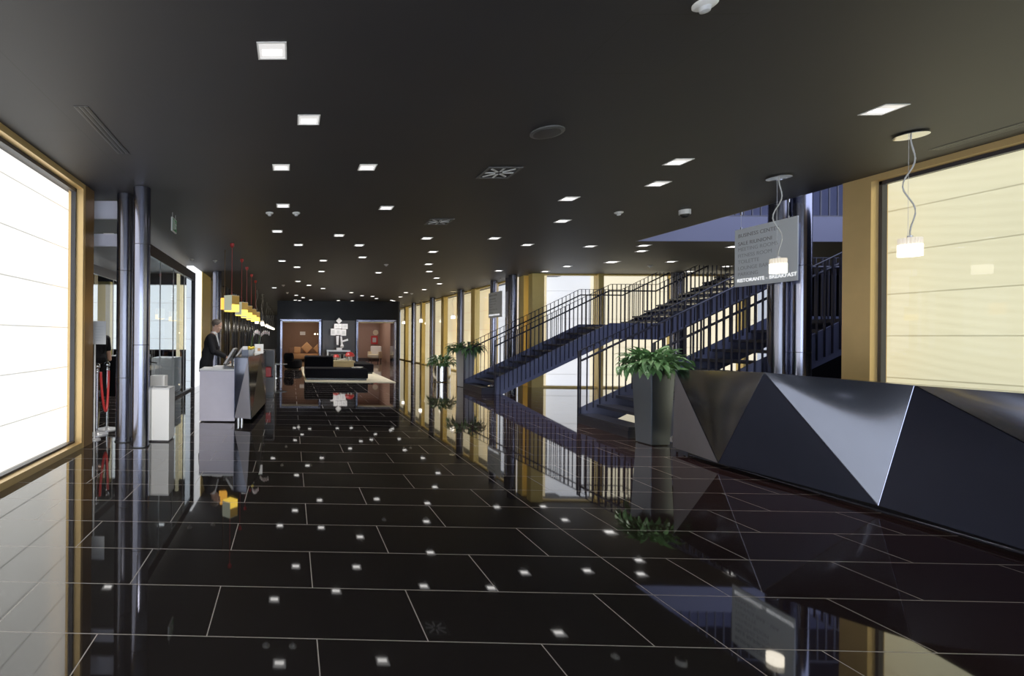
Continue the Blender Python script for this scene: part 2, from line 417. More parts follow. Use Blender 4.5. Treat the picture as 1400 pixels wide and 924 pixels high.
# entrance vestibule on the left (behind the column pair)
struct('wall_entry_far', MB().box(-9, -3.0, 15.6, 15.7, 0, 1.0), M['darkgloss'])
o = MB().box(-9, -3.0, 15.55, 15.65, 1.0, 1.05).box(-9, -3, 15.55, 15.65, 3.15, 3.3).build('window_21', M['gasket']); o['kind'] = 'structure'
MB().box(-9, -3.0, 15.6, 15.61, 1.05, 3.15).build('window_pane', M['glass'], o)
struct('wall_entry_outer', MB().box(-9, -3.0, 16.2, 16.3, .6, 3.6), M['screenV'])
struct('wall_entry_lintel', MB().box(-9, -3.0, 15.55, 15.7, 3.3, H), M['dark'])
struct('wall_entry_left', MB().box(-9.1, -9, 6.7, 16.3, 0, H), M['dark'])
struct('wall_entry_front', MB().box(-9, -3.21, 6.86, 6.95, 0, H), M['dark'])
struct('trim_3', MB().box(-2.96, -2.44, 7.0, 7.04, 3.2, 3.46).box(-2.96, -2.44, 7.0, 7.04, 2.80, 2.98), M['bulkhead'])
struct('trim_4', MB().box(-6.15, -5.75, 15.2, 15.5, .0, 3.2), M['goldpanel'])
def partition(n, x, y0, y1, divs):
    f = MB().box(x-.04, x+.04, y0, y1, 3.05, 3.28).box(x-.03, x+.03, y0, y1, 0, .05)
    f.box(x-.05, x+.05, y1-.1, y1, 0, 3.28)
    o = f.build('window_%d' % n, M['gasket']); o['kind'] = 'structure'
    MB().box(x-.008, x+.008, y0, y1-.1, .05, 3.05).build('window_pane', M['partglass'], o)
    mb = MB()
    for k in range(1, divs):
        yy = y0+(y1-.1-y0)*k/divs; mb.box(x-.012, x+.012, yy-.008, yy+.008, .05, 3.05)
    mb.build('glazing_bar', M['lightgrey'], o)
    return o
partition(22, -2.78, 7.9, 13.7, 5)
partition(23, -5.0, 8.5, 15.2, 4)

# ------------------------------------------------------------------ columns
def column(x, y, z1, r, m, label, group=None, joints=(.9, 2.4)):
    t = thing('column', label, 'column', (x, y, 0), 0, group)
    MB().cyl(0, 0, 0, z1, r, seg=48).build('shaft', m, t, True)
    j = MB()
    for z in joints: j.cyl(0, 0, z, z+.008, r+.0012, seg=48)
    j.build('joint_ring', M['black'], t, True)
    MB().cyl(0, 0, 0, .012, r+.012, seg=48).build('base_ring', M['black'], t, True)
    return t
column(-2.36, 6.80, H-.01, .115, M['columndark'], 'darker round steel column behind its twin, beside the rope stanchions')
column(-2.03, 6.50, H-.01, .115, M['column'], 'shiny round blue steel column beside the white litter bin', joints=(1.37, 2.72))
column(7.165, 7.29, 7.19, .12, M['columndark'], 'shaded round steel column behind the hanging sign, left of its brighter twin')  # same steel as its twin, shade put into the darker colour
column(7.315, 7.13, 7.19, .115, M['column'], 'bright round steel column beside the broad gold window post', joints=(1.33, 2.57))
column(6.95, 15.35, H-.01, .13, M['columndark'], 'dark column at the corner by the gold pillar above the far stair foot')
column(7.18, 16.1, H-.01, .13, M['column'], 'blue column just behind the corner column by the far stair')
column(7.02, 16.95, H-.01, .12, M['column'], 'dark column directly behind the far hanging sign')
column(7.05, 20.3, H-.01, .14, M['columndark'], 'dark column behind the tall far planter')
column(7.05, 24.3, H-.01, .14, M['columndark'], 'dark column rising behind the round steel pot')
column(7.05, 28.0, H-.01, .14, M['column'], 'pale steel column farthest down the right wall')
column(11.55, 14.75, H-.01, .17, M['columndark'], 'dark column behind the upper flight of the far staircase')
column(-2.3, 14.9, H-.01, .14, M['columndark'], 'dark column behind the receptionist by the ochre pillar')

# ------------------------------------------------------------------ staircases
def staircase(name, label, yn, yf, zmax):
    t = thing(name, label, 'staircase', (5.15, yn, 0))
    W = yf-yn
    RISE, GO, N = .168, .335, 11
    XL = GO*(N-1)                       # landing start
    XL2 = XL+1.22                       # landing end
    ZL = RISE*N
    n2 = 12
    ztop = ZL+RISE*n2
    def zl(x):                          # string line (top)
        if x < XL: return RISE+.5*x+.09
        if x < XL2: return ZL+.085
        return ZL+.085+.5*(x-XL2)
    D = .44
    xe = XL2+(zmax-ZL-.085)/.5
    top = [(0, zl(0)), (XL, zl(XL)), (XL2, ZL+.085), (xe, zl(xe))]
    bot = [(xe, zl(xe)-D-.05), (XL2+.1, ZL+.085-D), (XL+.14, ZL+.085-D), (.52, 0), (0, 0)]
    X0 = .32
    topn = [(X0, zl(X0))]+top[1:]; botn = bot[:3]+[(.52, 0), (X0, 0)]
    MB().prism(topn+botn, 'y', -.012, .012).build('stringer', M['stair'], t)
    MB().prism(top+bot, 'y', W-.012, W+.012).build('stringer', M['stair'], t)
    for i in range(N-1):
        z = RISE*(i+1)
        MB().box(GO*i-.02, GO*(i+1)+.01, .013, W-.013, z-.05, z).build('tread', M['stairdark'], t)
    MB().box(XL-.02, XL2+.02, .013, W-.013, ZL-.06, ZL).build('landing', M['stairdark'], t)
    for i in range(n2):
        z = ZL+RISE*(i+1)
        if z > zmax-.05: break
        MB().box(XL2+GO*i-.02, XL2+GO*(i+1)+.01, .013, W-.013, z-.05, z).build('tread', M['stairdark'], t)
    # first riser block
    MB().box(-.03, .30, .013, W-.013, 0, RISE-.051).build('base_step', M['stairdark'], t)
    cnt = 0; extra = MB(); nextra = 0
    for y, side in ((0, -1), (W, -1)):
        yb = y-.019 if y == 0 else y-.021
        sp = .113
        k = 0
        x = .02 if y == W else X0+.02
        while x < xe-.3:
            zt = min(zl(x)+1.03, zmax); zb = max(zl(x)-D+.03, .0) if x > .5 else 0.0
            if y == W: zb = max(zl(x)-.10, 0)
            if zt-zb > .2:
                if cnt < 100 :
                    MB().box(x-.005, x+.005, yb-.018, yb+.012, zb, zt).build('baluster', M['rail'], t); cnt += 1
                else: extra.box(x-.005, x+.005, yb-.018, yb+.012, zb, zt); nextra += 1
            x += sp
        xs0 = 0 if y == W else X0
        pts = [(xs0, yb, zl(xs0)+1.03), (XL, yb, zl(XL)+1.03), (XL2, yb, zl(XL2)+1.03)]
        xz = XL2+(zmax-1.03-ZL-.085)/.5
        pts.append((xz, yb, zmax))
        MB().tube(pts, .010, 6).build('top_rail', M['rail'], t)
        ph = [(p[0], yb+(.06 if y == 0 else -.06), p[2]-.17) for p in pts[:3]] + [(min(xz+.3, xe), yb+(.06 if y == 0 else -.06), min(zmax, zl(min(xz+.3, xe))+.86))]
        MB().tube(ph, .021, 8).build('handrail', M['rail'], t)
        MB().box(xs0-.025, xs0-.005, yb-.02, yb+.02, 0, zl(xs0)+1.03).build('newel', M['rail'], t)
    if nextra:
        e = extra.build('baluster', M['rail'], t); e['kind'] = 'stuff'
    return t
staircase('staircase', 'far blue steel open-tread staircase rising behind the planters', 13.1, 14.5, H-.02)
staircase('staircase', 'near dark steel staircase rising behind the faceted desk and columns', 7.45, 8.78, 4.0)
# railing of the upper floor seen through the stair void
t = thing('railing', 'dark railing of the upper floor seen above the hanging sign', 'railing', (7.1, 10.12, 4.0))
MB().box(0, 10.8, -.02, .02, 1.0, 1.04).build('top_rail', M['rail'], t)
MB().box(0, 10.8, -.02, .02, .02, .05).build('bottom_rail', M['rail'], t)
for k in range(62):
    MB().box(.1+k*.17-.012, .1+k*.17+.012, -.008, .008, .05, 1.0).build('baluster', M['rail'], t)

# ------------------------------------------------------------------ ceiling fixtures
def downlight(x, y, s=.18):
    t = bpy.data.objects.new('downlight', None); COL.objects.link(t); t.location = (x, y, H)
    h = s/2
    f = MB()
    for a in ((-h-.012, -h, -h-.012, h+.012), (h, h+.012, -h-.012, h+.012), (-h, h, -h-.012, -h), (-h, h, h, h+.012)):
        f.box(a[0], a[1], a[2], a[3], -.006, -.001)
    f.build('frame', M['white'], t)
    MB().box(-h, h, -h, h, -.003, -.0005).build('reflector', M['reflector'], t)
    MB().box(-h*.75, h*.75, -h*.15, h*.62, -.0055, -.0031).build('lamp', M['whiteglow'], t)
    return t
DL = [
 (-.149, 3.379, 'largest square downlight, alone at the front left of the ceiling'),
 (.146, 4.459, 'square downlight behind the large front left one'),
 (-.133, 5.709, 'square downlight just behind the long ceiling seam, left of a pair'),
 (.879, 5.71, 'square downlight just behind the long ceiling seam, right of a pair'),
 (-.139, 7.383, 'square downlight directly in front of two round white sensors'),
 (1.451, 7.499, 'square downlight right of the round white sensors, level with them'),
 (-.28, 9.178, 'square downlight next behind the two round white sensors'),
 (.925, 9.526, 'square downlight in mid ceiling, to the right of the row above the reception'),
 (.143, 10.523, 'square downlight second behind the two round white sensors'),
 (1.461, 10.542, 'square downlight in mid ceiling, in front of a close follower on its right'),
 (1.766, 12.13, 'square downlight in mid ceiling in front of a round white sensor'),
 (2.709, 9.781, 'square downlight next to the square ceiling grille in mid ceiling'),
 (3.28, 11.317, 'square downlight second in the line behind the mid ceiling grille'),
 (3.719, 13.231, 'square downlight third in the line behind the mid ceiling grille'),
 (4.153, 14.69, 'square downlight fourth in the line behind the mid ceiling grille'),
 (4.853, 16.3, 'square downlight fifth in the line behind the mid ceiling grille'),
 (5.465, 17.99, 'square downlight sixth in the line behind the mid ceiling grille'),
 (4.046, 9.761, 'square downlight alone left of the row toward the stair void'),
 (6.13, 14.46, 'square downlight just in front of the far hanging sign'),
 (-.257, 12.767, 'square downlight right of the first red pendant, third behind the sensors'),
 (.152, 13.896, 'square downlight right of the second red pendant'),
 (.826, 12.677, 'square downlight first of two in mid ceiling left of the far round sensor'),
 (.912, 14.804, 'square downlight second of two in mid ceiling left of the far round sensor'),
 (2.681, 14.993, 'square downlight just behind the far round sensor'),
 (-.706, 19.826, 'small far square downlight nearest the white-cord pendants'),
 (.235, 17.451, 'small far square downlight above the left door, nearest of its row'),
 (.676, 18.768, 'small far square downlight above the left door, right of its row'),
 (1.302, 19.984, 'small far square downlight above the gap between the left door and sculpture'),
 (2.686, 21.749, 'small far square downlight above the right door, nearest of its group'),
 (5.091, 4.294, 'large square downlight in front of the nearest right pendant lamp'),
 (4.33, 5.539, 'square downlight right of the round loudspeaker, just behind the ceiling seam'),
 (4.689, 6.318, 'square downlight between the ceiling seam and the dome camera'),
 (3.948, 6.995, 'square downlight right of the square air vent, front of a pair'),
 (4.589, 8.32, 'square downlight left of and behind the round sensor by the dome camera'),
 (5.021, 10.436, 'square downlight left of the corner of the ceiling seam'),
 (8.293, 12.719, 'widest square downlight above the far staircase'),
 (7.493, 10.474, 'square downlight at the tip of the stair void, front of a pair'),
 (7.91, 11.124, 'square downlight at the tip of the stair void, back of a pair'),
 (6.429, 10.577, 'square downlight just behind the corner of the ceiling seam'),
 (7.544, 14.571, 'square downlight over the window wall, left end above the far stairs'),
 (7.597, 13.522, 'square downlight left of the widest one above the far stairs'),
 (9.437, 10.563, 'square downlight partly hidden by the left edge of the hanging sign'),
 (9.721, 12.619, 'square downlight right of the widest one above the far stairs'),
 (11.795, 13.392, 'square downlight above the top of the far staircase by the sign'),
 (11.641, 14.427, 'square downlight above the far staircase close to the window wall'),
]
FAR = [(.231, 23.335), (.596, 24.705), (.216, 26.467), (.45, 26.7), (1.048, 26.3), (3.392, 23.322), (3.96, 23.703), (4.378, 25.029), (5.081, 21.597), (5.368, 23.947), (5.508, 20.205), (2.567, 26.5), (3.351, 26.7), (5.596, 26.6), (5.397, 26.148)]
d0 = None
for x, y, lab in DL:
    sz = .26 if (x, y) == (8.293, 12.719) else .18
    if d0 is None or sz != .18:
        o = downlight(x, y, sz)
        if d0 is None: d0 = o
    else: o = copy_tree(d0); o.location = (x, y, H)
    tag(o, lab, 'light', 'square ceiling downlights')
for x, y, l in ((-3.6, 9.5, 'square downlight inside the glass vestibule, nearest'), (-3.9, 11.3, 'square downlight inside the glass vestibule, middle'), (-3.4, 12.7, 'square downlight inside the glass vestibule, farthest')):
    o = copy_tree(d0); o.location = (x, y, H); tag(o, l, 'light', 'square ceiling downlights')
for x, y in FAR:
    o = copy_tree(d0); o.location = (x, y, H)
    tag(o, 'tiny white square downlight crowded in the distant ceiling before the doors', 'light', 'distant ceiling downlights')

def sensor(x, y, label, r=.062):
    t = thing('ceiling_sensor', label, 'sensor', (x, y, H), 0, 'round ceiling sensors')
    MB().lathe([(r, -.001), (r, -.012), (r*.85, -.02), (r*.5, -.026)]).build('base', M['white'], t, True)
    MB().lathe([(r*.5, -.026), (r*.42, -.05), (r*.1, -.058)]).build('head', M['lightgrey'], t, True)
    return t
for x, y, l in ((-.365, 7.807, 'left of two round white sensors on the ceiling'), (.067, 7.804, 'right of two round white sensors on the ceiling'), (2.587, 13.304, 'round white sensor alone in the far mid ceiling'),
                (-.317, 18.765, 'small round sensor near the white-cord pendants, nearer one'), (-.189, 21.931, 'small round sensor near the white-cord pendants, farther one'), (5.442, 22.009, 'small round sensor far off before the three far right pendants'),
                (5.141, 7.737, 'round white sensor beside the dome camera'), (9.699, 13.321, 'small round sensor above the far staircase'), (2.441, 2.93, 'small round sensor at the top edge above the access panel'),
                (-2.6, 12.531, 'small round sensor above the glass partition, left one'), (-2.03, 12.753, 'small round sensor above the glass partition, right one')):
    sensor(x, y, l)
t = thing('security_camera', 'white dome camera on the ceiling beside the stair void', 'camera', (6.05, 7.60, H))
MB().cyl(0, 0, -.07, -.001, .075, seg=32).build('housing', M['white'], t, True)
MB().sphere((0, 0, -.07), .06, .06, .06, 24, 12).build('dome', M['black'], t, True)
t = thing('ceiling_speaker', 'round dark flush loudspeaker in the middle of the ceiling', 'speaker', (2.458, 4.734, H))
MB().lathe([(.15, -.001), (.15, -.012), (.13, -.018)], seg=48).build('rim', M['grille'], t, True)
MB().cyl(0, 0, -.021, -.018, .12, seg=48).build('grille', M['black'], t, True)
def vent(x, y, s, label):
    t = thing('air_vent', label, 'vent', (x, y, H))
    f = MB()
    for a in ((-s, -s+.03, -s, s), (s-.03, s, -s, s), (-s+.03, s-.03, -s, -s+.03), (-s+.03, s-.03, s-.03, s)): f.box(a[0], a[1], a[2], a[3], -.01, -.001)
    f.build('frame', M['grille'], t)
    b = MB()
    for k in range(8):
        an = k*PI/4
        b.box(.12*math.cos(an)-.06*s/.16, .12*math.cos(an)+.06*s/.16, .12*math.sin(an)-.012, .12*math.sin(an)+.012, -.009, -.001, rot=an)
    b.build('vane', M['lightgrey'], t)
vent(2.492, 5.901, .2, 'square swirl air vent flush in the ceiling behind the loudspeaker')
vent(2.528, 8.392, .2, 'faint square vent in mid ceiling beside a square downlight')
for x0, x1, y0, y1, l in ((-1.92, -1.79, 4.18, 5.28, 'long black slot diffuser in the ceiling along the left window'), (6.62, 6.74, 3.6, 5.2, 'long black slot diffuser in the ceiling along the right window')):
    t = thing('slot_diffuser', l, 'vent', ((x0+x1)/2, (y0+y1)/2, H))
    w, d = (x1-x0)/2, (y1-y0)/2
    MB().box(-w, w, -d, d, -.004, -.001).build('frame', M['grille'], t)
    mb = MB()
    for k in range(3): mb.box(-w+.012+k*.045, -w+.038+k*.045, -d+.01, d-.01, -.0065, -.0041)
    mb.build('slot', M['black'], t)

# green exit sign
t = thing('exit_sign', 'small green running-man exit sign hung from the ceiling by the column pair', 'sign', (-1.94, 7.9, H))
MB().box(-.012, .012, -.14, .14, -.30, -.08).build('panel', M['white'], t)
MB().box(.0125, .015, -.125, .125, -.285, -.095).build('panel_face', M['green'], t)
MB().box(-.015, -.0125, -.125, .125, -.285, -.095).build('panel_face', M['green'], t)
for y in (-.1, .1): MB().tube([(0, y, -.08), (0, y, -.001)], .006).build('hanger', M['steel'], t)
g = MB()
g.box(.0152, .017, -.09, -.03, -.27, -.11).sphere((.016, .045, -.13), .002, .013, .013)
for a, b in (((.05, -.15), (.03, -.2)), ((.03, -.2), (.06, -.24)), ((.03, -.2), (.0, -.25)), ((.05, -.155), (.08, -.18)), ((.05, -.155), (.015, -.165))):
    g.tube([(.016, a[0], a[1]), (.016, b[0], b[1])], .007, 6)
g.build('pictogram', M['white'], t)

# ------------------------------------------------------------------ pendants
def cord_pts(z0, z1, amp, n=22, ph=0.0):
    return [(amp*math.sin(3.1*PI*i/n+ph)*math.sin(PI*i/n), amp*.4*math.cos(4*PI*i/n)*math.sin(PI*i/n), z0+(z1-z0)*i/n) for i in range(n+1)]
def glass_pendant(x, y, zl, label, group, s=1.0):
    t = thing('pendant_lamp', label, 'lamp', (x, y, H), 0, group)
    MB().lathe([(.03, -.001), (.115, -.016), (.115, -.024), (.02, -.03)], seg=40).build('canopy', M['polsteel'], t, True)
    dz = zl-H
    MB().tube([(x_, y_, z_) for x_, y_, z_ in cord_pts(-.02, dz+.10, .05)], .006, 6).build('cord', M['lightgrey'], t)
    MB().tube([(-.02, 0, -.02), (-.02, 0, dz+.09)], .0015, 5).build('suspension_wire', M['steel'], t)
    sh = MB()
    n = 40; prof = []
    a_ = []; b_ = []
    for i in range(n):
        an = 2*PI*i/n; r = .074+.004*(1 if i % 2 else -1)
        a_.append(sh.bm.verts.new((r*math.cos(an), r*math.sin(an), dz-.085))); b_.append(sh.bm.verts.new((r*math.cos(an), r*math.sin(an), dz+.085)))
    for i in range(n):
        j = (i+1) % n; sh.bm.faces.new((a_[i], a_[j], b_[j], b_[i]))
    sh.bm.faces.new(b_); sh.bm.faces.new(list(reversed(a_)))
    sd = sh.build('lamp_shade', M['ribglass'], t)
    MB().cyl(0, 0, dz-.088, dz+.02, .0785, seg=32).build('glow', M['lampglow'], t, True)
    MB().cyl(0, 0, dz+.085, dz+.11, .02, seg=16).build('socket', M['steel'], t, True)
    return t
gp = glass_pendant(5.92, 6.03, 2.41, 'ribbed glass pendant lamp hanging in front of the grey hanging sign', 'ribbed glass pendants on the right')
dup(gp, (5.95, 4.80, H), label='ribbed glass pendant lamp nearest, in front of the cream window', group='ribbed glass pendants on the right')
for x, y, l in ((6.9, 20.8, 'ribbed glass pendant above the tall far planter'), (6.93, 26.0, 'ribbed glass pendant before the far ochre pillar'), (6.7, 29.0, 'right of three far pendant lamps beside the right door'),
                (6.62, 30.0, 'middle of three far pendant lamps beside the right door'), (6.55, 30.9, 'left of three far pendant lamps beside the right door')):
    dup(gp, (x, y, H), label=l, group='ribbed glass pendants on the right')
dz = -.2
for i, (x, y, l) in enumerate(((-1.46, 20.5, 'first white-cord pendant beyond the red-cord row at reception'), (-1.36, 22.6, 'second white-cord pendant beyond the red-cord row'), (-1.5, 25.4, 'third white-cord pendant beyond the red-cord row'), (-1.42, 28.0, 'fourth white-cord pendant beyond the red-cord row'))):
    o = glass_pendant(x, y, 2.14, l, 'white-cord pendants along the left')
for i, y in enumerate((31.0, 33.5, 36.5, 39.5)):
    o = glass_pendant(-1.45, y, 2.14, 'tiny glowing pendant in the dark far left end of the hall', 'distant pendants on the left')
def red_pendant(x, y, label, rz=PI/4+.12):
    t = thing('pendant_lamp', label, 'lamp', (x, y, H), rz, 'red-cord box pendants over the reception')
    MB().lathe([(.045, -.001), (.045, -.05), (.02, -.085), (.008, -.095)], seg=24).build('canopy', M['red'], t, True)
    MB().tube([(0, 0, -.09), (0, 0, -1.12)], .006, 6).build('cord', M['redcord'], t)
    s = .115
    b = MB(); z0, z1 = -1.45, -1.13
    b.box(-s, -s+.006, -s, s, z0, z1).box(-s+.006, s, s-.006, s, z0, z1).box(-s, s, -s, s, z1, z1+.006)
    b.build('lamp_shade', M['shade'], t)
    g = MB().box(s-.006, s, -s, s-.006, z0+.13, z1).box(-s+.006, s-.006, -s, -s+.006, z0+.13, z1)
    g.build('gold_panel', M['shadegold'], t)
    MB().box(-s+.007, s-.001, -s+.001, s-.007, z0-.02, z0+.13).build('glow', M['glowyellow'], t)
    return t
for i, (y, l) in enumerate(((10.42, 'nearest red-cord box pendant lamp over the reception counter'), (12.49, 'second red-cord box pendant lamp from the front'), (13.94, 'third red-cord box pendant lamp, middle of the row'), (15.58, 'fourth red-cord box pendant lamp from the front'), (17.31, 'farthest red-cord box pendant lamp of the row'))):
    red_pendant(-1.29, y, l)
t = thing('pendant_lamp', 'glowing orange box pendant left of the nearest red-cord lamp', 'lamp', (-1.55, 11.2, H), .3)
MB().tube([(0, 0, -.001), (0, 0, -1.1)], .008, 6).build('rod', M['golddark'], t)
MB().box(-.08, .08, -.08, .08, -1.38, -1.12).build('lamp_shade', M['gloworange'], t)

# ------------------------------------------------------------------ hanging signs
def text_mesh(body, size, name, m, parent, y, z, xoff):
    cu = bpy.data.curves.new(name, 'FONT'); cu.body = body; cu.size = size; cu.extrude = .0008
    tmp = bpy.data.objects.new('tmp', cu); COL.objects.link(tmp)
    dg = bpy.context.evaluated_depsgraph_get()
    me = bpy.data.meshes.new_from_object(tmp.evaluated_get(dg))
    bpy.data.objects.remove(tmp)
    # text x -> -y (reads left to right for someone facing +x), text y -> z
    me.transform(Matrix(((0, 0, 1, xoff), (-1, 0, 0, y), (0, 1, 0, z), (0, 0, 0, 1))) @ Matrix.Diagonal((1, 1, -1, 1)))
    me.flip_normals()
    me.materials.clear(); me.materials.append(m)
    o = bpy.data.objects.new(name, me); COL.objects.link(o); o.parent = parent
    return o
def hanging_sign(x, y0, y1, z0, z1, label):
    t = thing('hanging_sign', label, 'sign', (x, (y0+y1)/2, 0))
    w = (y1-y0)/2
    MB().box(-.008, .008, -w, w, z0, z1).build('panel', M['sign'], t)
    hh = z1-z0
    lines = ['BUSINESS CENTER', 'SALE RIUNIONI', 'MEETING ROOMS', 'FITNESS ROOM', 'TOILETTE', 'LOUNGE BAR - SPA', 'PARKING']
    zz = [.875, .735, .635, .525, .42, .31, .205]
    for s, f in zip(lines, zz):
        text_mesh(s, hh*.088, 'lettering', M['signtext'] if f > .7 else M['signtext2'], t, w-.06*2*w, z0+hh*f-.02, -.010)
    text_mesh('RISTORANTE - BREAKFAST', hh*.084, 'lettering', M['signwhite'], t, w-.045*2*w, z0+hh*.075, -.010)
    for yy in (w*.8, -w*.72):
        wv = MB().tube([(0, yy, z1), (0, yy, H-.02)], .002, 5).build('wire', M['steel'], t)
        MB().cyl(0, yy, H-.06, H-.001, .012, seg=12).cyl(0, yy, z1-.01, z1+.03, .009, seg=12).build('clamp', M['chrome'], wv, True)
    return t
hanging_sign(6.96, 6.82, 7.76, 2.33, 3.22, 'large grey hanging sign with white restaurant lettering beside the column pair')
hanging_sign(6.85, 15.9, 16.95, 2.2, 3.05, 'small far grey hanging sign on the dark column above the far stair')

# ------------------------------------------------------------------ faceted desk on the right
t = thing('faceted_desk', 'long dark steel desk with folded triangular facets beside the near planter', 'desk', (0, 0, 0))
A, B, Cc, D_ = (5.13, 6.58, 1.10), (5.00, 5.23, 1.162), (5.45, 4.36, 1.118), (5.12, 2.30, 1.15)
a0, a, b, c = (5.12, 6.60, .065), (5.00, 5.77, .065), (5.20, 4.40, .05), (5.00, 2.10, .065)
e0, e1 = (5.12, 1.0, .065), (5.12, 1.0, 1.15)
IN = (1, 0, 0)
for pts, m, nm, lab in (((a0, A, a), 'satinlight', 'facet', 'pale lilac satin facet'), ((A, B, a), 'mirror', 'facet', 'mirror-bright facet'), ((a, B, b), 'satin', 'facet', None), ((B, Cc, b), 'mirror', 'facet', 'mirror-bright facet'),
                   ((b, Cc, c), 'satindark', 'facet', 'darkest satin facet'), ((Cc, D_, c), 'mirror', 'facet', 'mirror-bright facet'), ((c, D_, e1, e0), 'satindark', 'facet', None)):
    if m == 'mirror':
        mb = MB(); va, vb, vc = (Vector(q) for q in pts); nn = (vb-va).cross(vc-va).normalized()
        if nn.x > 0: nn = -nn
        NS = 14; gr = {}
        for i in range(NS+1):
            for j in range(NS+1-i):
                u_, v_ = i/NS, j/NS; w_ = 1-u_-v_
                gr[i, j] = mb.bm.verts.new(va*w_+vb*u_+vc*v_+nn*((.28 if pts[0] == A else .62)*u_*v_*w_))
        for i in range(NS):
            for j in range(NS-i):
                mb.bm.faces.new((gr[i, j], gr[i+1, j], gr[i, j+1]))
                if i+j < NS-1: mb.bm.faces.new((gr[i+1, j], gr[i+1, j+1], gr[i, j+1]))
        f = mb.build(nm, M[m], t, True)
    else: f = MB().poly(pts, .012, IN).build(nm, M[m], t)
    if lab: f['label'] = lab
ed = MB()
for p, q in ((A, a), (a, B), (B, b), (b, Cc), (Cc, c), (c, D_)): ed.tube([Vector(p)+Vector((-.002, 0, 0)), Vector(q)+Vector((-.002, 0, 0))], .0035, 6)
ed.build('facet_edge', M['column'], t)
MB().poly([A, B, Cc, D_, e1, (5.72, 1.0, 1.14), (5.72, 6.58, 1.10)], .02, (0, 0, -1)).build('desktop', M['blacktop'], t)
MB().box(5.7, 5.72, 1.0, 6.58, .065, 1.08).build('back_panel', M['satin'], t)
MB().poly([(5.13, 6.585, .065), (5.72, 6.585, .065), (5.72, 6.585, 1.09), (5.14, 6.585, 1.09)], .01, (0, -1, 0)).build('end_panel', M['satin'], t)
MB().box(5.24, 5.66, 1.05, 6.5, 0, .05).build('plinth', M['plinth'], t)
MB().tube([(5.10, 6.3, .03), (5.12, 1.05, .03)], .012, 8).build('foot_rail', M['columndark'], t)

# ------------------------------------------------------------------ planters
def leaf(mb, base, az, el, L, W, droop):
    d = Vector((math.cos(az), math.sin(az), 0)); sdv = Vector((-math.sin(az), math.cos(az), 0))
    n = 7; cen = []
    p = Vector(base); e = el
    for i in range(n+1):
        cen.append((p.copy(), e))
        p = p + (L/n)*(math.cos(e)*d+math.sin(e)*Vector((0, 0, 1)))
        e -= droop/n
    rows = []
    for i, (q, e) in enumerate(cen):
        f = i/n
        w = W*math.sin(PI*min(1, f**.75))*(1-.35*f) if 0 < f < 1 else 0.0015
        up = -math.sin(e)*d+math.cos(e)*Vector((0, 0, 1))
        l = mb.bm.verts.new(q+sdv*w+up*w*.35); m_ = mb.bm.verts.new(q); r = mb.bm.verts.new(q-sdv*w+up*w*.35)
        rows.append((l, m_, r))
    for A_, B_ in zip(rows, rows[1:]):
        mb.bm.faces.new((A_[0], A_[1], B_[1], B_[0])); mb.bm.faces.new((A_[1], A_[2], B_[2], B_[1]))
def foliage(t, z, R, n, Lr, Wr, seed, elr=(.15, 1.25), mats=('leaf', 'leaf2')):
    rng = random.Random(seed)
    for k, mm in enumerate(mats):
        lf = MB(); st = MB()
        for i in range(n//len(mats)):
            az = rng.uniform(0, 2*PI); el = rng.uniform(*elr)
            rr = R*math.sqrt(rng.random())
            b0 = Vector((rr*.5*math.cos(az), rr*.5*math.sin(az), z))
            sl = rng.uniform(.5, 1.0)*R*1.25
            tip = b0+sl*Vector((math.cos(az)*math.cos(el), math.sin(az)*math.cos(el), math.sin(el)*.8+.1))
            st.tube([b0, (b0+tip)/2+Vector((0, 0, .03)), tip], .004, 5)
            leaf(lf, tip, az+rng.uniform(-.7, .7), el-rng.uniform(.1, .9), rng.uniform(*Lr), rng.uniform(*Wr), rng.uniform(.6, 1.8))
        lf.build('foliage', M[mm], t, True)
        st.build('stem', M['stem'], t)
def tall_planter(x, y, rz, label, m, seed, h=1.10, bw=.15, tw=.175, fol=None):
    t = thing('potted_plant', label, 'plant', (x, y, 0), rz)
    p = MB()
    lo = [(-bw, -bw), (bw, -bw), (bw, bw), (-bw, bw)]; hi = [(-tw, -tw), (tw, -tw), (tw, tw), (-tw, tw)]
    ti = tw-.018
    va = [p.bm.verts.new((u, v, .015)) for u, v in lo]; vb = [p.bm.verts.new((u, v, h)) for u, v in hi]
    vc = [p.bm.verts.new((u*ti/tw, v*ti/tw, h)) for u, v in hi]; vd = [p.bm.verts.new((u*ti/tw, v*ti/tw, h-.08)) for u, v in hi]
    p.bm.faces.new(list(reversed(va)))
    for q, r in ((va, vb), (vb, vc), (vc, vd)):
        for i in range(4):
            j = (i+1) % 4; p.bm.faces.new((q[i], q[j], r[j], r[i]))
    bmesh.ops.bevel(p.bm, geom=[e for e in p.bm.edges if abs(e.verts[0].co.z-e.verts[1].co.z) > .5], offset=.006, segments=2, affect='EDGES')
    p.build('planter', M[m], t)
    MB().box(-bw+.02, bw-.02, -bw+.02, bw-.02, 0, .016).build('planter_foot', M['plinth'], t)
    MB().box(-ti, ti, -ti, ti, h-.09, h-.06).build('soil', M['soil'], t)
    fol(t, h)
    return t
tall_planter(5.22, 7.10, 0.1, 'tall tapered dark steel planter with broad green leaves at the desk end', 'plantersteel', 3, bw=.14, tw=.18,
             fol=lambda t, h: foliage(t, h-.06, .24, 240, (.16, .25), (.040, .058), 11, (.1, 1.5)))
tall_planter(5.34, 14.95, 0.3, 'tall tapered silver planter with green leaves at the far stair foot', 'silver', 5, h=1.12, bw=.16, tw=.20,
             fol=lambda t, h: foliage(t, h-.06, .30, 150, (.20, .36), (.04, .065), 21, (.1, 1.0)))
t = thing('potted_plant', 'round polished steel pot with bushy green plant beyond the far stair', 'plant', (5.16, 16.7, 0))
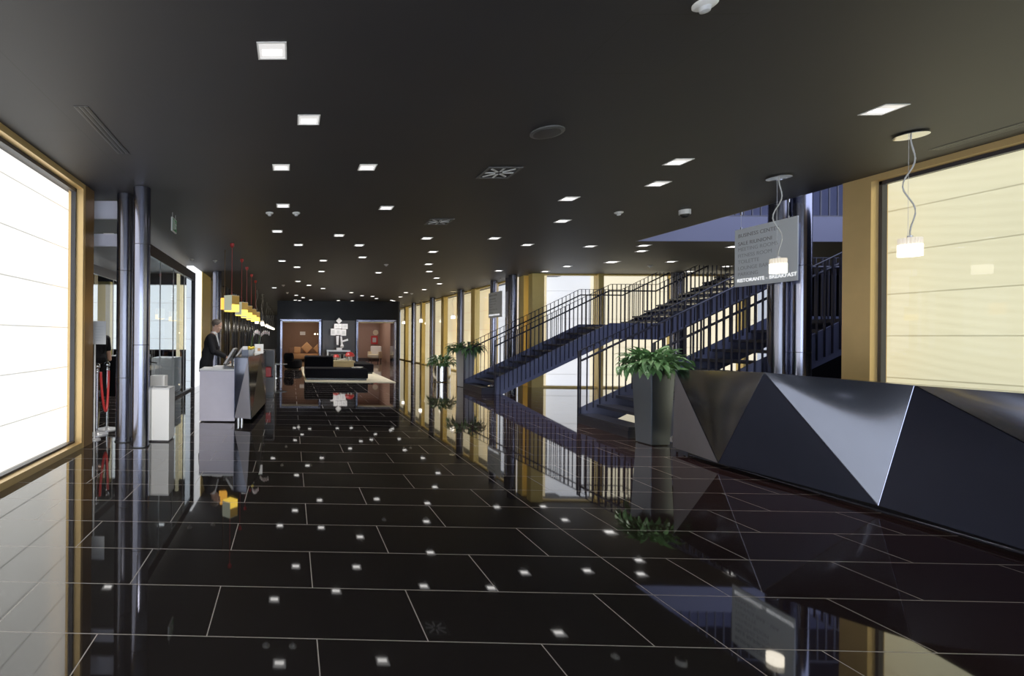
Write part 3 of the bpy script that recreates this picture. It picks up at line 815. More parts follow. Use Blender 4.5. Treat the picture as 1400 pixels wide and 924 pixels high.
MB().lathe([(.28, .01), (.30, .03), (.30, .55), (.285, .555), (.28, .50)], seg=48).build('pot', M['polsteel'], t, True)
MB().cyl(0, 0, .45, .49, .275, seg=32).build('soil', M['soil'], t)
foliage(t, .5, .32, 180, (.16, .28), (.035, .05), 31, (.3, 1.5))

# ------------------------------------------------------------------ reception counter on the left
t = thing('reception_counter', 'long reception counter with lilac end panel and faceted dark front', 'counter', (0, 0, 0))
MB().box(-1.59, -.975, 8.40, 8.95, .02, .90).build('end_panel', M['desklilac'], t)
MB().box(-1.59, -.975, 8.38, 8.97, .90, .925).box(-1.28, -.975, 8.97, 11.5, .895, .92).build('worktop', M['lightgrey'], t)
MB().box(-1.26, -.975, 8.96, 11.5, .02, .89).build('desk_body', M['satin'], t)
E0 = (-.955, 8.30)
# near end of the front: dark upper triangle and pale lower triangle
TL, TR, BL, BR = (-.955, 8.22, 1.15), (-.72, 8.14, 1.15), (-.955, 8.22, .11), (-.66, 8.12, .11)
f = MB().poly([TL, TR, BL], .012, (0, 1, 0)).build('facet', M['mirror'], t); f['label'] = 'mirror-bright upper facet'
f = MB().poly([BL, TR, BR], .012, (0, 1, 0)).build('facet', M['satinlight'], t); f['label'] = 'pale satin lower facet'
P = [(-.72, 8.14, 1.15), (-.60, 9.4, 1.15), (-.60, 11.5, 1.15)]
Q = [(-.66, 8.12, .11), (-.52, 10.2, .11), (-.60, 11.5, .11)]
for pts, m in (((P[0], P[1], Q[0]), 'counterblack'), ((Q[0], P[1], Q[1]), 'darkgloss'), ((P[1], P[2], Q[1]), 'counterblack'), ((Q[1], P[2], Q[2]), 'darkgloss')):
    MB().poly(pts, .012, (-1, 0, 0)).build('facet', M[m], t)
MB().poly([TL, TR, P[1], P[2], (-.955, 11.5, 1.15)], .02, (0, 0, -1)).build('countertop', M['blacktop'], t)
MB().box(-.965, -.95, 8.22, 11.5, .11, 1.13).build('back_panel', M['satin'], t)
MB().box(-.95, -.62, 11.48, 11.5, .11, 1.13).build('end_facet', M['satin'], t)
for x, y in ((-.90, 8.32), (-.84, 8.34), (-.72, 9.8), (-.78, 11.3)): MB().cyl(x, y, 0, .11, .022, seg=20).build('foot', M['chrome'], t, True)

def monitor(x, y, z, tilt, label):
    t = thing('monitor', label, 'monitor', (x, y, z))
    R_ = Matrix.Rotation(tilt, 4, 'Y')
    def tr(o):
        o.data.transform(R_ @ Matrix.Identity(4)); o.data.transform(Matrix.Translation((0, 0, .20))); return o
    tr(MB().box(-.018, .018, -.25, .25, -.17, .17, bev=.006).build('casing', M['screenback'], t))
    tr(MB().box(-.0205, -.0185, -.235, .235, -.155, .155).build('screen', M['screen'], t))
    MB().box(-.09, .09, -.1, .1, 0, .015).box(.02, .045, -.03, .03, .015, .2).build('stand', M['black'], t)
monitor(-1.12, 8.96, .926, .55, 'nearer tilted flat monitor on the reception worktop')
monitor(-1.10, 10.25, .921, .6, 'farther tilted flat monitor on the reception worktop')
for k, (x, y, w, d, rz, l) in enumerate(((-1.465, 8.57, .18, .27, .05, 'loose white sheets lying at the front edge of the reception worktop'), (-1.275, 8.60, .17, .25, -.05, 'taller white paper pile on the worktop before the receptionist'))):
    MBp = MB()
    for i in range(4 if k == 0 else 9): MBp.box(-w/2, w/2, -d/2, d/2, .0008+i*.005, .005+i*.005, rot=rz+.1*math.sin(i*2.1))
    o = MBp.build('paper_stack', M['paper']); o.location = (x, y, .925); tag(o, l, 'papers')
t = thing('telephone', 'black desk telephone on the reception worktop among papers', 'telephone', (-1.08, 8.50, .926), .1)
MB().prism([(-.09, 0), (.09, 0), (.09, .02), (-.09, .06)], 'y', -.08, .08).build('base', M['black'], t)
MB().box(-.1, -.05, -.1, .1, .062, .09, bev=.01).build('handset', M['black'], t)
o = MB().prism([(-.13, 0), (.13, 0), (.12, .012), (-.13, .02)], 'x', -.06, .06).build('keyboard', M['white']); o.location = (-1.165, 9.56, .921); tag(o, 'white keyboard under the hands of the receptionist', 'keyboard')
# things standing on the counter top
t = thing('display_box', 'slate blue box with paper slips on the reception counter top', 'box', (-.82, 8.62, 1.15), .1)
MB().box(-.06, .06, -.05, .05, 0, .11, bev=.004).build('box_body', M['bluebox'], t)
for i in range(3): MB().box(-.045, .045, -.02+i*.02, -.016+i*.02, .1, .15+.01*i).build('slip', M['paper'], t)
t = thing('flower_bowl', 'bowl of yellow flowers on the reception counter top', 'flowers', (-.76, 9.05, 1.15))
MB().lathe([(.05, 0), (.085, .05), (.09, .09), (.083, .09), (.07, .04)], seg=28).build('bowl', M['lightgrey'], t, True)
fl = MB(); rng = random.Random(4)
for i in range(16):
    an = rng.uniform(0, 2*PI); r = .08*math.sqrt(rng.random()); fl.sphere((r*math.cos(an), r*math.sin(an), .11+rng.uniform(0, .04)), .026, .026, .018, 8, 6)
fl.build('flower_heads', M['yellow'], t)
lf = MB()
for i in range(10): leaf(lf, (0, 0, .09), i*.63, .5, .13, .018, .8)
lf.build('leaves', M['leaf2'], t, True)
def orchid(x, y, label, az, seed):
    t = thing('potted_orchid', label, 'flowers', (x, y, 1.15))
    MB().lathe([(.04, 0), (.055, .1), (.05, .1), (.04, .05)], seg=24).build('pot', M['white'], t, True)
    lf = MB()
    for i in range(5): leaf(lf, (0, 0, .09), i*1.3, .6, .16, .022, 1.2)
    lf.build('leaves', M['leaf'], t, True)
    pts = [(0, 0, .08)]
    for i in range(1, 11):
        f = i/10; pts.append((math.cos(az)*.22*f**2, math.sin(az)*.22*f**2, .08+.36*math.sin(f*PI*.62)))
    MB().tube(pts, .004, 6).build('stem', M['stem'], t)
    rng = random.Random(seed)
    for i in range(5, 11):
        p = Vector(pts[i])
        b = MB()
        for k in range(5):
            an = k*2*PI/5+rng.random()
            b.sphere(p+Vector((.005, .026*math.cos(an), .026*math.sin(an))), .008, .024, .02, 8, 6)
        fo = b.build('blossom', M['petal'], t, True)
        MB().sphere(p+Vector((.012, 0, 0)), .008, .008, .008, 8, 6).build('blossom_lip', M['pink'], fo, True)
orchid(-.78, 9.5, 'white orchid nearest on the reception counter top', .9, 1)
orchid(-.70, 10.4, 'white orchid behind the framed card on the counter top', .2, 2)
t = thing('framed_card', 'white framed card standing on the reception counter top', 'card', (-.66, 9.95, 1.15), .15)
MB().box(-.09, .09, -.006, .006, 0, .19).build('frame', M['white'], t)
MB().box(-.03, .03, -.0085, -.0065, .05, .11).build('picture', M['orange'], t)
MB().box(-.01, .01, .006, .07, 0, .01).build('foot', M['white'], t)
# beyond the counter: cabinet, panel, glass table
t = thing('display_cabinet', 'dark wooden cabinet with a red bag at the far counter end', 'cabinet', (-.62, 12.6, 0))
MB().box(-.2, .2, -.25, .25, .08, .45).box(-.2, -.17, -.25, .25, .45, 1.12).box(.17, .2, -.25, .25, .45, 1.12).box(-.2, .2, -.25, .25, 1.12, 1.16).box(-.17, .17, .22, .25, .45, 1.12).build('carcass', M['wood'], t)
MB().box(-.18, .18, -.23, .23, 0, .08).build('plinth', M['plinth'], t)
o = MB().box(-.1, .1, -.07, .07, 0, .26, bev=.03).build('bag', M['red']); o.location = (-.6, 12.48, .455); tag(o, 'bright red bag standing inside the dark wooden cabinet', 'bag')
o = MB().box(-.07, .07, -.02, .02, 0, .95).build('upright_panel', M['greypanel']); o.location = (-.62, 14.6, 0); tag(o, 'pale grey-green upright panel beyond the reception counter', 'panel')
t = thing('side_table', 'low glass side table between the counter and left door', 'table', (-.55, 17.6, 0))
MB().cyl(0, 0, .49, .505, .42, seg=40).build('tabletop', M['acryl'], t, True)
MB().cyl(0, 0, .02, .49, .025, seg=16).build('leg', M['chrome'], t, True)
MB().cyl(0, 0, 0, .02, .22, seg=32).build('base', M['chrome'], t, True)

# ------------------------------------------------------------------ lounge group on the cream rug
o = MB().box(.48, 3.48, 16.1, 23.9, 0, .018).build('rug', M['cream']); tag(o, 'large cream rug under the black sofas', 'rug')
t = thing('sofa', 'black low sofa with one tall back block on the cream rug', 'sofa', (.5, 16.6, .018))
MB().box(.0, 2.15, 0, .95, .06, .40, bev=.05).build('seat', M['blackfab'], t, True)
MB().box(.05, 2.10, .05, .90, 0, .06).build('plinth', M['plinth'], t)
MB().box(.0, 1.05, .96, 1.75, .06, .78, bev=.08).build('backrest', M['blackfab'], t, True)
t = thing('sofa', 'black low ottoman sofa at the right behind the coffee table', 'sofa', (2.55, 19.6, .018))
MB().box(0, .8, 0, 2.2, .06, .40, bev=.05).build('seat', M['blackfab'], t, True)
MB().box(.05, .75, .05, 2.15, 0, .06).build('plinth', M['plinth'], t)
t = thing('armchair', 'rounded black armchair left behind the sofa', 'chair', (.1, 22.4, .0))
MB().lathe([(.36, .05), (.42, .12), (.42, .36), (.36, .42), (.05, .43)], seg=32).build('seat', M['blackfab'], t, True)
bk = MB()
for i in range(13):
    an = PI*.55+i*PI*.9/12
    bk.sphere((.34*math.cos(an), .34*math.sin(an), .55), .1, .1, .2, 10, 8)
bk.build('backrest', M['blackfab'], t, True)
MB().cyl(0, 0, 0, .05, .3, seg=24).build('base', M['plinth'], t)
t = thing('coffee_table', 'tan wooden block coffee table behind the black sofa', 'table', (2.05, 19.2, .018))
MB().box(-.42, .42, -.5, .5, .50, .56, bev=.01).build('tabletop', M['tan'], t)
MB().box(-.38, .38, -.44, .44, 0, .50).build('base', M['tan'], t)
def red_orn(x, y, z, s, label, seed):
    t = thing('ornament', label, 'ornament', (x, y, z))
    MB().lathe([(.01*s, .16*s), (.13*s, .13*s), (.15*s, .17*s), (.10*s, .25*s), (.01*s, .28*s)], seg=24).build('cap', M['red'], t, True)
    for dx in (-.05, .05): MB().cyl(dx*s, 0, 0, .15*s, .022*s, seg=12).build('foot', M['white'], t, True)
red_orn(1.80, 19.2, .578, .85, 'left flat red-capped ornament on white feet on the coffee table', 1)
red_orn(2.30, 18.95, .578, 1.25, 'right big round red-capped ornament on white feet on the coffee table', 2)
for i, (x, y, z, n, l) in enumerate(((2.05, 19.45, .578, 4, 'white magazines lying between the red ornaments'), (2.3, 17.1, .419, 3, 'white magazines spread on the right end of the front sofa seat'))):
    b = MB()
    for k in range(n): b.box(-.15+.03*k, .15+.03*k, -.11, .11, .001+k*.012, .012+k*.012, rot=.3*k)
    o = b.build('magazine', M['magazine']); o.location = (x, y, z); tag(o, l, 'magazine')
# console with sculpture
t = thing('console_table', 'chrome-framed console table against the back wall under the sculpture', 'table', (2.55, 26.2, 0))
MB().box(-.62, .62, -.25, .25, .72, .79).build('tabletop', M['steel'], t)
for x in (-.58, .58):
    for y in (-.21, .21): MB().box(x-.035, x+.035, y-.035, y+.035, 0, .72).build('leg', M['steel'], t)
MB().box(-.54, .54, -.2, .2, .30, .33).build('shelf', M['black'], t)
t = thing('sculpture', 'white sculpture of stacked boxes and bars on the chrome console', 'sculpture', (2.6, 26.2, .79))
sc = lambda n, mb: mb.build(n, M['marble'], t)
sc('base', MB().box(-.14, .14, -.1, .1, 0, .13))
sc('foot_ball', MB().sphere((.16, 0, .22), .09, .09, .1))
sc('left_bar', MB().prism([(-.14, .30), (-.04, .28), (-.02, .78), (-.16, .76)], 'y', -.05, .05))
sc('right_bar', MB().prism([(.1, .2), (.2, .24), (.14, .75), (.06, .75)], 'y', -.05, .05))
sc('cross_bar', MB().prism([(.1, .42), (.48, .52), (.46, .62), (.12, .5)], 'y', -.04, .04))
for i, (x0, x1, z0, z1) in enumerate(((-.46, -.2, .80, 1.16), (-.19, .07, .82, 1.14), (.08, .36, .78, 1.12), (-.28, -.08, 1.17, 1.42), (-.06, .12, 1.17, 1.42), (.14, .44, 1.15, 1.42))):
    bx = sc('block', MB().box(x0, x1, -.08, .08, z0, z1))
    MB().box(x0+.06, x1-.06, -.083, -.081, z0+.07, z1-.07).build('block_face', M['lightgrey'], bx)
MB().prism([(-.02, 1.43), (.14, 1.58), (-.02, 1.75), (-.18, 1.58)], 'y', -.06, .06).build('diamond', M['marble'], t)
for x, l, w in ((-.27, 'left white framed tile on the console shelf', .14), (.0, 'middle white framed tile on the console shelf', .13), (.36, 'right small white tile alone on the console shelf', .08)):
    o = thing('framed_tile', l, 'tile', (2.55+x, 26.1, .33))
    MB().box(-w, w, -.02, .02, 0, .24).build('frame', M['white'], o)
    MB().box(-w+.04, w-.04, -.023, -.021, .05, .19).build('tile_face', M['bluebox'], o)

# ------------------------------------------------------------------ rooms behind the doors
t = thing('lounge_sofa', 'low brown sofa against the lounge wall behind the left door', 'sofa', (.95, 30.9, 0))
MB().box(-1.1, 1.1, -.45, .1, .10, .42, bev=.04).build('seat', M['orange'], t, True)
MB().box(-1.1, 1.1, .12, .4, .10, .78, bev=.05).build('backrest', M['warmwall'], t, True)
for x in (-1.0, 1.0):
    for y in (-.38, .3): MB().cyl(x, y, 0, .1, .03, seg=12).build('leg', M['black'], t)
for x, s, l in ((-.55, .2, 'left orange cushion lying flat on the lounge sofa'), (.05, .26, 'middle pale orange cushion tilted on its corner on the lounge sofa'), (.75, .22, 'right orange cushion on the lounge sofa')):
    b = MB().box(-s, s, -.07, .07, -s, s, bev=.05)
    o = b.build('cushion', M['orange'], None, True); o.location = (.95+x, 30.70, .44+s*1.43); o.rotation_euler = (-.2, PI/4 if s > .2 else .05, 0); tag(o, l, 'cushion', 'orange cushions')
    if s == .2: o.location = (.95+x, 30.70, .45+s)
o = thing('picture', 'small white picture on the brown lounge wall', 'picture', (.75, 31.49, 1.72))
MB().box(-.17, .17, -.02, -.001, -.11, .11).build('frame', M['white'], o); MB().box(-.14, .14, -.023, -.021, -.08, .08).build('print', M['paper'], o)
for x, l in ((1.55, 'left of two small glowing wall spots behind the left door'), (1.75, 'right of two small glowing wall spots behind the left door')):
    o = thing('wall_spot', l, 'light', (x, 31.49, 1.68))
    MB().box(-.05, .05, -.05, -.001, -.05, .05).build('body', M['steel'], o); MB().box(-.04, .04, -.056, -.051, -.04, .04).build('lens', M['warmglow'], o)
t = thing('armchair', 'white armchair in the corridor behind the right door', 'chair', (5.2, 30.2, 0), -.5)
MB().box(-.35, .35, -.35, .25, .2, .45, bev=.06).build('seat', M['cream'], t, True)
MB().box(-.35, .35, .2, .38, .2, .95, bev=.06).build('backrest', M['white'], t, True)
for x in (-.36, .3): MB().box(x, x+.08, -.3, .3, .2, .62, bev=.03).build('armrest', M['cream'], t, True)
for x in (-.3, .3):
    for y in (-.28, .3): MB().cyl(x, y, 0, .2, .025, seg=10).build('leg', M['black'], t)
t = thing('hose_cabinet', 'red fire hose cabinet on the corridor wall behind the right door', 'cabinet', (5.55, 32.49, 1.32))
MB().box(-.22, .22, -.12, -.001, -.28, .28).build('cabinet_body', M['red'], t)
MB().box(-.12, .12, -.126, -.121, -.15, .15).build('window_panel', M['lightgrey'], t)
o = MB().cyl(0, 0, -.01, .01, .18, seg=28).build('safety_sign', M['cream']); o.data.transform(Matrix.Rotation(PI/2, 4, 'X')); o.location = (5.65, 32.485, 1.82); tag(o, 'round pale sign above the red hose cabinet', 'sign')
o = MB().box(3.0, 3.9, 32.42, 32.49, .01, 2.1).build('door_3', M['darkdoor']); o['kind'] = 'structure'
MB().sphere((3.8, 32.36, 1.0), .05, .05, .05, 10, 8).build('door_handle', M['chrome'], o, True)

# ------------------------------------------------------------------ entrance things at left
t = thing('litter_bin', 'white square litter bin with dark slot beside the shiny column', 'bin', (-1.88, 6.95, 0))
MB().box(-.165, .165, -.165, .165, .02, .74, bev=.004).build('body', M['white'], t)
MB().box(-.168, .168, -.168, .168, .742, .757).build('lid', M['lightgrey'], t)
MB().box(-.1, .1, -.06, .06, .7575, .760).build('slot', M['black'], t)
MB().box(-.15, .15, -.15, .15, 0, .02).build('foot', M['black'], t)
t = thing('pedestal', 'white box pedestal standing behind the litter bin', 'pedestal', (-2.33, 8.45, 0))
MB().box(-.11, .14, -.11, .11, .02, .80, bev=.004).build('body', M['white'], t); MB().box(-.09, .12, -.09, .09, 0, .02).build('foot', M['black'], t)
t = thing('storage_unit', 'pale low cabinet inside the glass vestibule', 'cabinet', (-3.35, 13.0, 0))
MB().box(-.3, .3, -.4, .4, .04, .92).build('carcass', M['lightgrey'], t); MB().box(-.3, .3, -.42, -.401, .08, .9).build('door', M['white'], t); MB().box(-.28, .28, -.38, .38, 0, .04).build('plinth', M['black'], t)
for k, (x, l) in enumerate(((-4.35, 'left black turnstile in the glass vestibule'), (-3.8, 'right black turnstile in the glass vestibule'))):
    t = thing('turnstile', l, 'gate', (x, 12.2, 0))
    MB().box(-.1, .1, -.5, .5, 0, .98, bev=.02).build('body', M['darkgloss'], t)
    MB().box(-.09, .09, -.48, .48, .985, 1.0).build('top_plate', M['steel'], t)
    MB().tube([(.1, 0, .85), (.42, -.05, .8)], .018).build('arm', M['chrome'], t)
def stanchion(x, y, label):
    t = thing('rope_stanchion', label, 'stanchion', (x, y, 0))
    MB().lathe([(.165, 0), (.165, .012), (.05, .03), (.024, .05)], seg=36).build('base', M['steel'], t, True)
    MB().cyl(0, 0, .04, .99, .02, seg=20).build('pole', M['polsteel'], t, True)
    MB().sphere((0, 0, 1.03), .045, .045, .045, 20, 14).build('finial', M['polsteel'], t, True)
    MB().lathe([(.032, .93), (.036, .94), (.036, .965), (.032, .975)], seg=20).build('collar', M['chrome'], t, True)
stanchion(-2.92, 7.22, 'nearer chrome rope stanchion beside the gold window post')
stanchion(-2.92, 7.62, 'farther chrome rope stanchion behind the first one')
pts = [(-2.88+.02*math.sin(f*PI), 7.26+.32*f, .94-.62*math.sin(f*PI)**.7) for f in [i/20 for i in range(21)]]
o = MB().tube(pts, .019, 10).build('rope', M['red'], None, True); tag(o, 'red rope hanging in a deep loop between the chrome stanchions', 'rope')
t = thing('notice_stand', 'white notice on a thin pole stand by the gold window post', 'sign', (-2.745, 6.85, 0))
MB().lathe([(.09, 0), (.09, .01), (.015, .02)], -.06, 0, seg=28).build('base', M['steel'], t, True)
MB().cyl(-.06, 0, .01, 1.66, .012, seg=14).build('pole', M['white'], t, True)
MB().box(-.085, .105, -.022, -.016, 1.37, 1.70).build('notice_sheet', M['paper'], t)
nl = MB()
for k in range(6): nl.box(-.05, .07-.02*(k % 3), -.0235, -.0225, 1.62-k*.04, 1.624-k*.04)
nl.build('print', M['lightgrey'], t)

# ------------------------------------------------------------------ people
def bake(o, name, m, parent):
    dg = bpy.context.evaluated_depsgraph_get(); dg.update()
    me = bpy.data.meshes.new_from_object(o.evaluated_get(dg))
    bpy.data.objects.remove(o)
    me.materials.clear(); me.materials.append(m)
    for p in me.polygons: p.use_smooth = True
    r = bpy.data.objects.new(name, me); COL.objects.link(r); r.parent = parent
    return r
def capsule(mb, a, b, ra, rb, seg=18):
    """closed tapered limb with round ends"""
    a, b = Vector(a), Vector(b); d = b-a; L = d.length; d = d.normalized()
    ax = d.cross(Vector((0, 0, 1)))
    if ax.length < 1e-3: ax = d.cross(Vector((1, 0, 0)))
    ax.normalize(); ay = d.cross(ax).normalized()
    prof = []
    for k in range(1, 6): an = PI/2*k/5; prof.append((-ra*math.cos(an), ra*math.sin(an)))
    for k in range(1, 6): f = k/6; prof.append((L*f, ra+(rb-ra)*f))
    for k in range(0, 5): an = PI/2*k/5; prof.append((L+rb*math.sin(an), rb*math.cos(an)))
    rings = [[mb.bm.verts.new(a+d*t_+r_*(math.cos(2*PI*i/seg)*ax+math.sin(2*PI*i/seg)*ay)) for i in range(seg)] for t_, r_ in prof]
    for A_, B_ in zip(rings, rings[1:]):
        for i in range(seg):
            k = (i+1) % seg; mb.bm.faces.new((A_[i], A_[k], B_[k], B_[i]))
    e0 = mb.bm.verts.new(a-d*ra); e1 = mb.bm.verts.new(b+d*rb)
    for i in range(seg):
        k = (i+1) % seg
        mb.bm.faces.new((rings[0][k], rings[0][i], e0)); mb.bm.faces.new((rings[-1][i], rings[-1][k], e1))
def loft(mb, secs, seg=28):
    """closed stack of ellipses: (centre, rx, ry)"""
    rings = [[mb.bm.verts.new((c[0]+rx*math.cos(2*PI*i/seg), c[1]+ry*math.sin(2*PI*i/seg), c[2])) for i in range(seg)] for c, rx, ry in secs]
    for A_, B_ in zip(rings, rings[1:]):
        for i in range(seg):
            k = (i+1) % seg; mb.bm.faces.new((A_[i], A_[k], B_[k], B_[i]))
    mb.bm.faces.new(list(reversed(rings[0]))); mb.bm.faces.new(rings[-1])
def voxel(meshes, size, name, m, parent):
    bm = bmesh.new()
    for me in meshes: bm.from_mesh(me)
    me = bpy.data.meshes.new(name); bm.to_mesh(me); bm.free()
    o = bpy.data.objects.new(name, me); COL.objects.link(o)
    r = o.modifiers.new('r', 'REMESH'); r.mode = 'VOXEL'; r.voxel_size = size; r.use_smooth_shade = True
    s = o.modifiers.new('sm', 'SMOOTH'); s.iterations = 2; s.factor = .5
    return bake(o, name, m, parent)
def mbmesh(mb):
    me = bpy.data.meshes.new('t'); bmesh.ops.recalc_face_normals(mb.bm, faces=mb.bm.faces[:]); mb.bm.to_mesh(me); mb.bm.free(); return me
def head_mesh(c, pitch):
    """head looking +x, centre c"""
    mb = MB()
    mb.sphere((0, 0, .035), .098, .077, .088, 24, 18)            # cranium
    mb.sphere((.028, 0, -.035), .066, .058, .085, 20, 14)         # face and jaw
    mb.sphere((.062, 0, -.095), .028, .030, .024, 12, 10)         # chin
    mb.sphere((.094, 0, -.018), .018, .013, .022, 12, 10)          # nose
    mb.sphere((.088, 0, .004), .012, .010, .026, 10, 8)
    mb.sphere((.086, 0, -.062), .010, .024, .007, 10, 8)          # lips
    mb.sphere((.084, 0, -.074), .010, .020, .007, 10, 8)
    mb.sphere((.078, .0, .028), .018, .05, .012, 12, 8)           # brow
    for s in (-1, 1):
        mb.sphere((-.005, .076*s, -.012), .020, .010, .033, 12, 10)  # ears
        mb.sphere((.062, .036*s, -.03), .026, .02, .026, 12, 10)     # cheeks
    me = mbmesh(mb)
    me.transform(Matrix.Translation(c) @ Matrix.Rotation(pitch, 4, 'Y'))
    return me
def hand_meshes(w, d, up, curl=.5, side=1):
    """hand from wrist w pointing along d, back of the hand facing up"""
    d = Vector(d).normalized(); up = Vector(up); up = (up-d*up.dot(d)).normalized(); lat = d.cross(up)*side
    w = Vector(w); mb = MB()
    for k in (-.026, -.009, .009, .026): capsule(mb, w+lat*k*.55, w+d*.082+lat*k, .016, .013, 12)
    for k, (off, L) in enumerate(((-.030, .072), (-.010, .082), (.010, .076), (.029, .060))):
        p = w+d*.082+lat*off; a = .1
        for q in range(3):
            a += curl*.5; n = p+(L/3)*(d*math.cos(a)-up*math.sin(a))
            capsule(mb, p, n, .0098-.0008*q, .0090-.0008*q, 10); p = n
    t0 = w+d*.02-lat*.025; t1 = w+d*.055-lat*.052-up*.008; t2 = w+d*.085-lat*.058-up*.022
    capsule(mb, t0, t1, .015, .012, 10); capsule(mb, t1, t2, .012, .009, 10)
    return mbmesh(mb)
def torso_secs(J, g=0.0):
    v = lambda k: Vector(J[k][0])
    pe, wa, ch, nb = v('pelvis'), v('waist'), v('chest'), v('neckbase')
    sh = (v('lsh')+v('rsh'))/2
    return [(pe-Vector((0, 0, .11)), .085+g, .12+g), (pe-Vector((0, 0, .05)), .115+g, .165+g), (pe+Vector((0, 0, .03)), .118+g, .168+g), (wa-Vector((0, 0, .03)), .108+g, .150+g),
            (wa+Vector((0, 0, .06)), .108+g, .150+g), (ch-Vector((0, 0, .08)), .122+g, .168+g), (ch+Vector((0, 0, .02)), .122+g, .180+g), (sh+Vector((0, 0, .01)), .100+g, .172+g), (sh+Vector((.01, 0, .05)), .080+g, .125+g), (nb-Vector((0, 0, .02)), .060+g, .075+g)]
def person(label, loc, rz, J, hd, hand_dirs, hairm, sleeve='long', suit=True):
    t = thing('person', label, 'person', loc, rz)
    v = lambda k: Vector(J[k][0])
    mb = MB()
    loft(mb, torso_secs(J))
    capsule(mb, v('neckbase')-Vector((0, 0, .04)), v('neck')+Vector((.015, 0, .06)), .062, .054)
    for s in 'lr':
        capsule(mb, v('neckbase')+Vector((-.01, 0, .005)), v(s+'sh')+Vector((0, 0, .01)), .058, .05)
        capsule(mb, v(s+'sh'), v(s+'el'), .056, .042); capsule(mb, v(s+'el'), v(s+'wr'), .042, .027)
        capsule(mb, v(s+'hip'), v(s+'kn'), .088, .056); capsule(mb, v(s+'kn'), v(s+'an'), .056, .038); capsule(mb, v(s+'an')-Vector((0, 0, .04)), v(s+'toe'), .038, .03)
    ms = [mbmesh(mb), head_mesh(hd[0], hd[1])]
    for s in 'lr': ms.append(hand_meshes(J[s+'wr'][0], hand_dirs[s][0], hand_dirs[s][1], .55, 1 if s == 'l' else -1))
    voxel(ms, .0055, 'body', M['skin'], t)
    jb = MB()
    se = torso_secs(J, .014)
    pe = v('pelvis')
    if suit: se = [(pe-Vector((0, 0, .17)), .140, .185), (pe-Vector((0, 0, .10)), .138, .184)]+se[2:]
    else: se = se[1:]
    loft(jb, se)
    for s in 'lr':
        capsule(jb, v('neckbase')+Vector((-.015, .03 if s == 'l' else -.03, -.02)), v(s+'sh')+Vector((0, 0, .01)), .062, .068)
        capsule(jb, v(s+'sh'), v(s+'el'), .074, .058) if sleeve == 'long' else capsule(jb, v(s+'sh'), v(s+'sh')+(v(s+'el')-v(s+'sh'))*.5, .073, .064)
        if sleeve == 'long': capsule(jb, v(s+'el'), v(s+'el')+(v(s+'wr')-v(s+'el'))*.86, .058, .043)
    voxel([mbmesh(jb)], .009, 'jacket' if suit else 'top', M['suit'], t)
    tb = MB()
    loft(tb, [(pe-Vector((0, 0, .10)), .118, .165), (pe-Vector((0, 0, .02)), .128, .178), (pe+Vector((0, 0, .06)), .122, .168)])
    for s in 'lr':
        capsule(tb, v(s+'hip'), v(s+'kn'), .103, .073); capsule(tb, v(s+'kn'), v(s+'an')+Vector((0, 0, .02)), .073, .058)
    voxel([mbmesh(tb)], .01, 'trousers', M['suit'], t)
    for s in 'lr':
        a_, b_ = v(s+'an'), v(s+'toe')
        MB().sphere(((a_.x+b_.x)/2+.01, a_.y, .045), .150, .054, .046, 16, 12).build('shoe', M['black'], t, True)
    # hair cap
    c, pt = hd
    hb = MB(); hb.sphere((-.012, 0, .045), .101, .083, .088, 24, 18)
    bm = hb.bm
    bmesh.ops.bisect_plane(bm, geom=bm.verts[:]+bm.edges[:]+bm.faces[:], plane_co=(.035, 0, .03), plane_no=(.75, 0, -.66), clear_outer=True)
    me = mbmesh(hb); me.transform(Matrix.Translation(c) @ Matrix.Rotation(pt, 4, 'Y'))
    me.materials.append(hairm)
    for q in me.polygons: q.use_smooth = True
    o = bpy.data.objects.new('hair', me); COL.objects.link(o); o.parent = t
    ey = MB()
    for s in (-1, 1): ey.sphere((.083, .031*s, .008), .009, .012, .008, 10, 8)
    me = mbmesh(ey); me.transform(Matrix.Translation(c) @ Matrix.Rotation(pt, 4, 'Y')); me.materials.append(M['black'])
    o = bpy.data.objects.new('eyes', me); COL.objects.link(o); o.parent = t
    return t
# receptionist: faces the counter (+x), bending forward a little, hands at the keyboard
J = {'pelvis': ((-.06, 0, .97), (.115, .15)), 'waist': ((-.03, 0, 1.13), (.105, .14)), 'chest': ((.03, 0, 1.36), (.115, .165)), 'neckbase': ((.075, 0, 1.525), (.06, .065)), 'neck': ((.105, 0, 1.60), (.052, .052)),
     'lsh': ((.04, .19, 1.46), .062), 'lel': ((.10, .25, 1.19), .045), 'lwr': ((.31, .15, 1.085), .029), 'rsh': ((.04, -.19, 1.46), .062), 'rel': ((.12, -.25, 1.20), .045), 'rwr': ((.34, -.06, 1.09), .029),
     'lhip': ((-.05, .095, .90), .09), 'lkn': ((-.01, .11, .50), .062), 'lan': ((-.04, .11, .09), .04), 'ltoe': ((.12, .12, .035), .032), 'rhip': ((-.05, -.095, .90), .09), 'rkn': ((-.01, -.11, .50), .062), 'ran': ((-.04, -.11, .09), .04), 'rtoe': ((.12, -.12, .035), .032)}
pr = person('receptionist, grey-haired man in black suit and tie behind the counter facing the monitors', (-1.60, 9.45, 0), 0, J, ((.135, 0, 1.70), .28), {'l': ((.6, -.15, -.45), (.5, 0, .8)), 'r': ((.6, .15, -.45), (.5, 0, .8))}, M['hair'])
sb = MB().prism([(-.07, 1.545), (0, 1.30), (.07, 1.545), (.05, 1.57), (-.05, 1.57)], 'x', 0, .012)
o = sb.build('shirt_front', M['shirt'], pr); o.data.transform(Matrix.Translation((.168, 0, 0)) @ Matrix.Translation((0, 0, 1.4)) @ Matrix.Rotation(-.22, 4, 'Y') @ Matrix.Translation((0, 0, -1.4)))
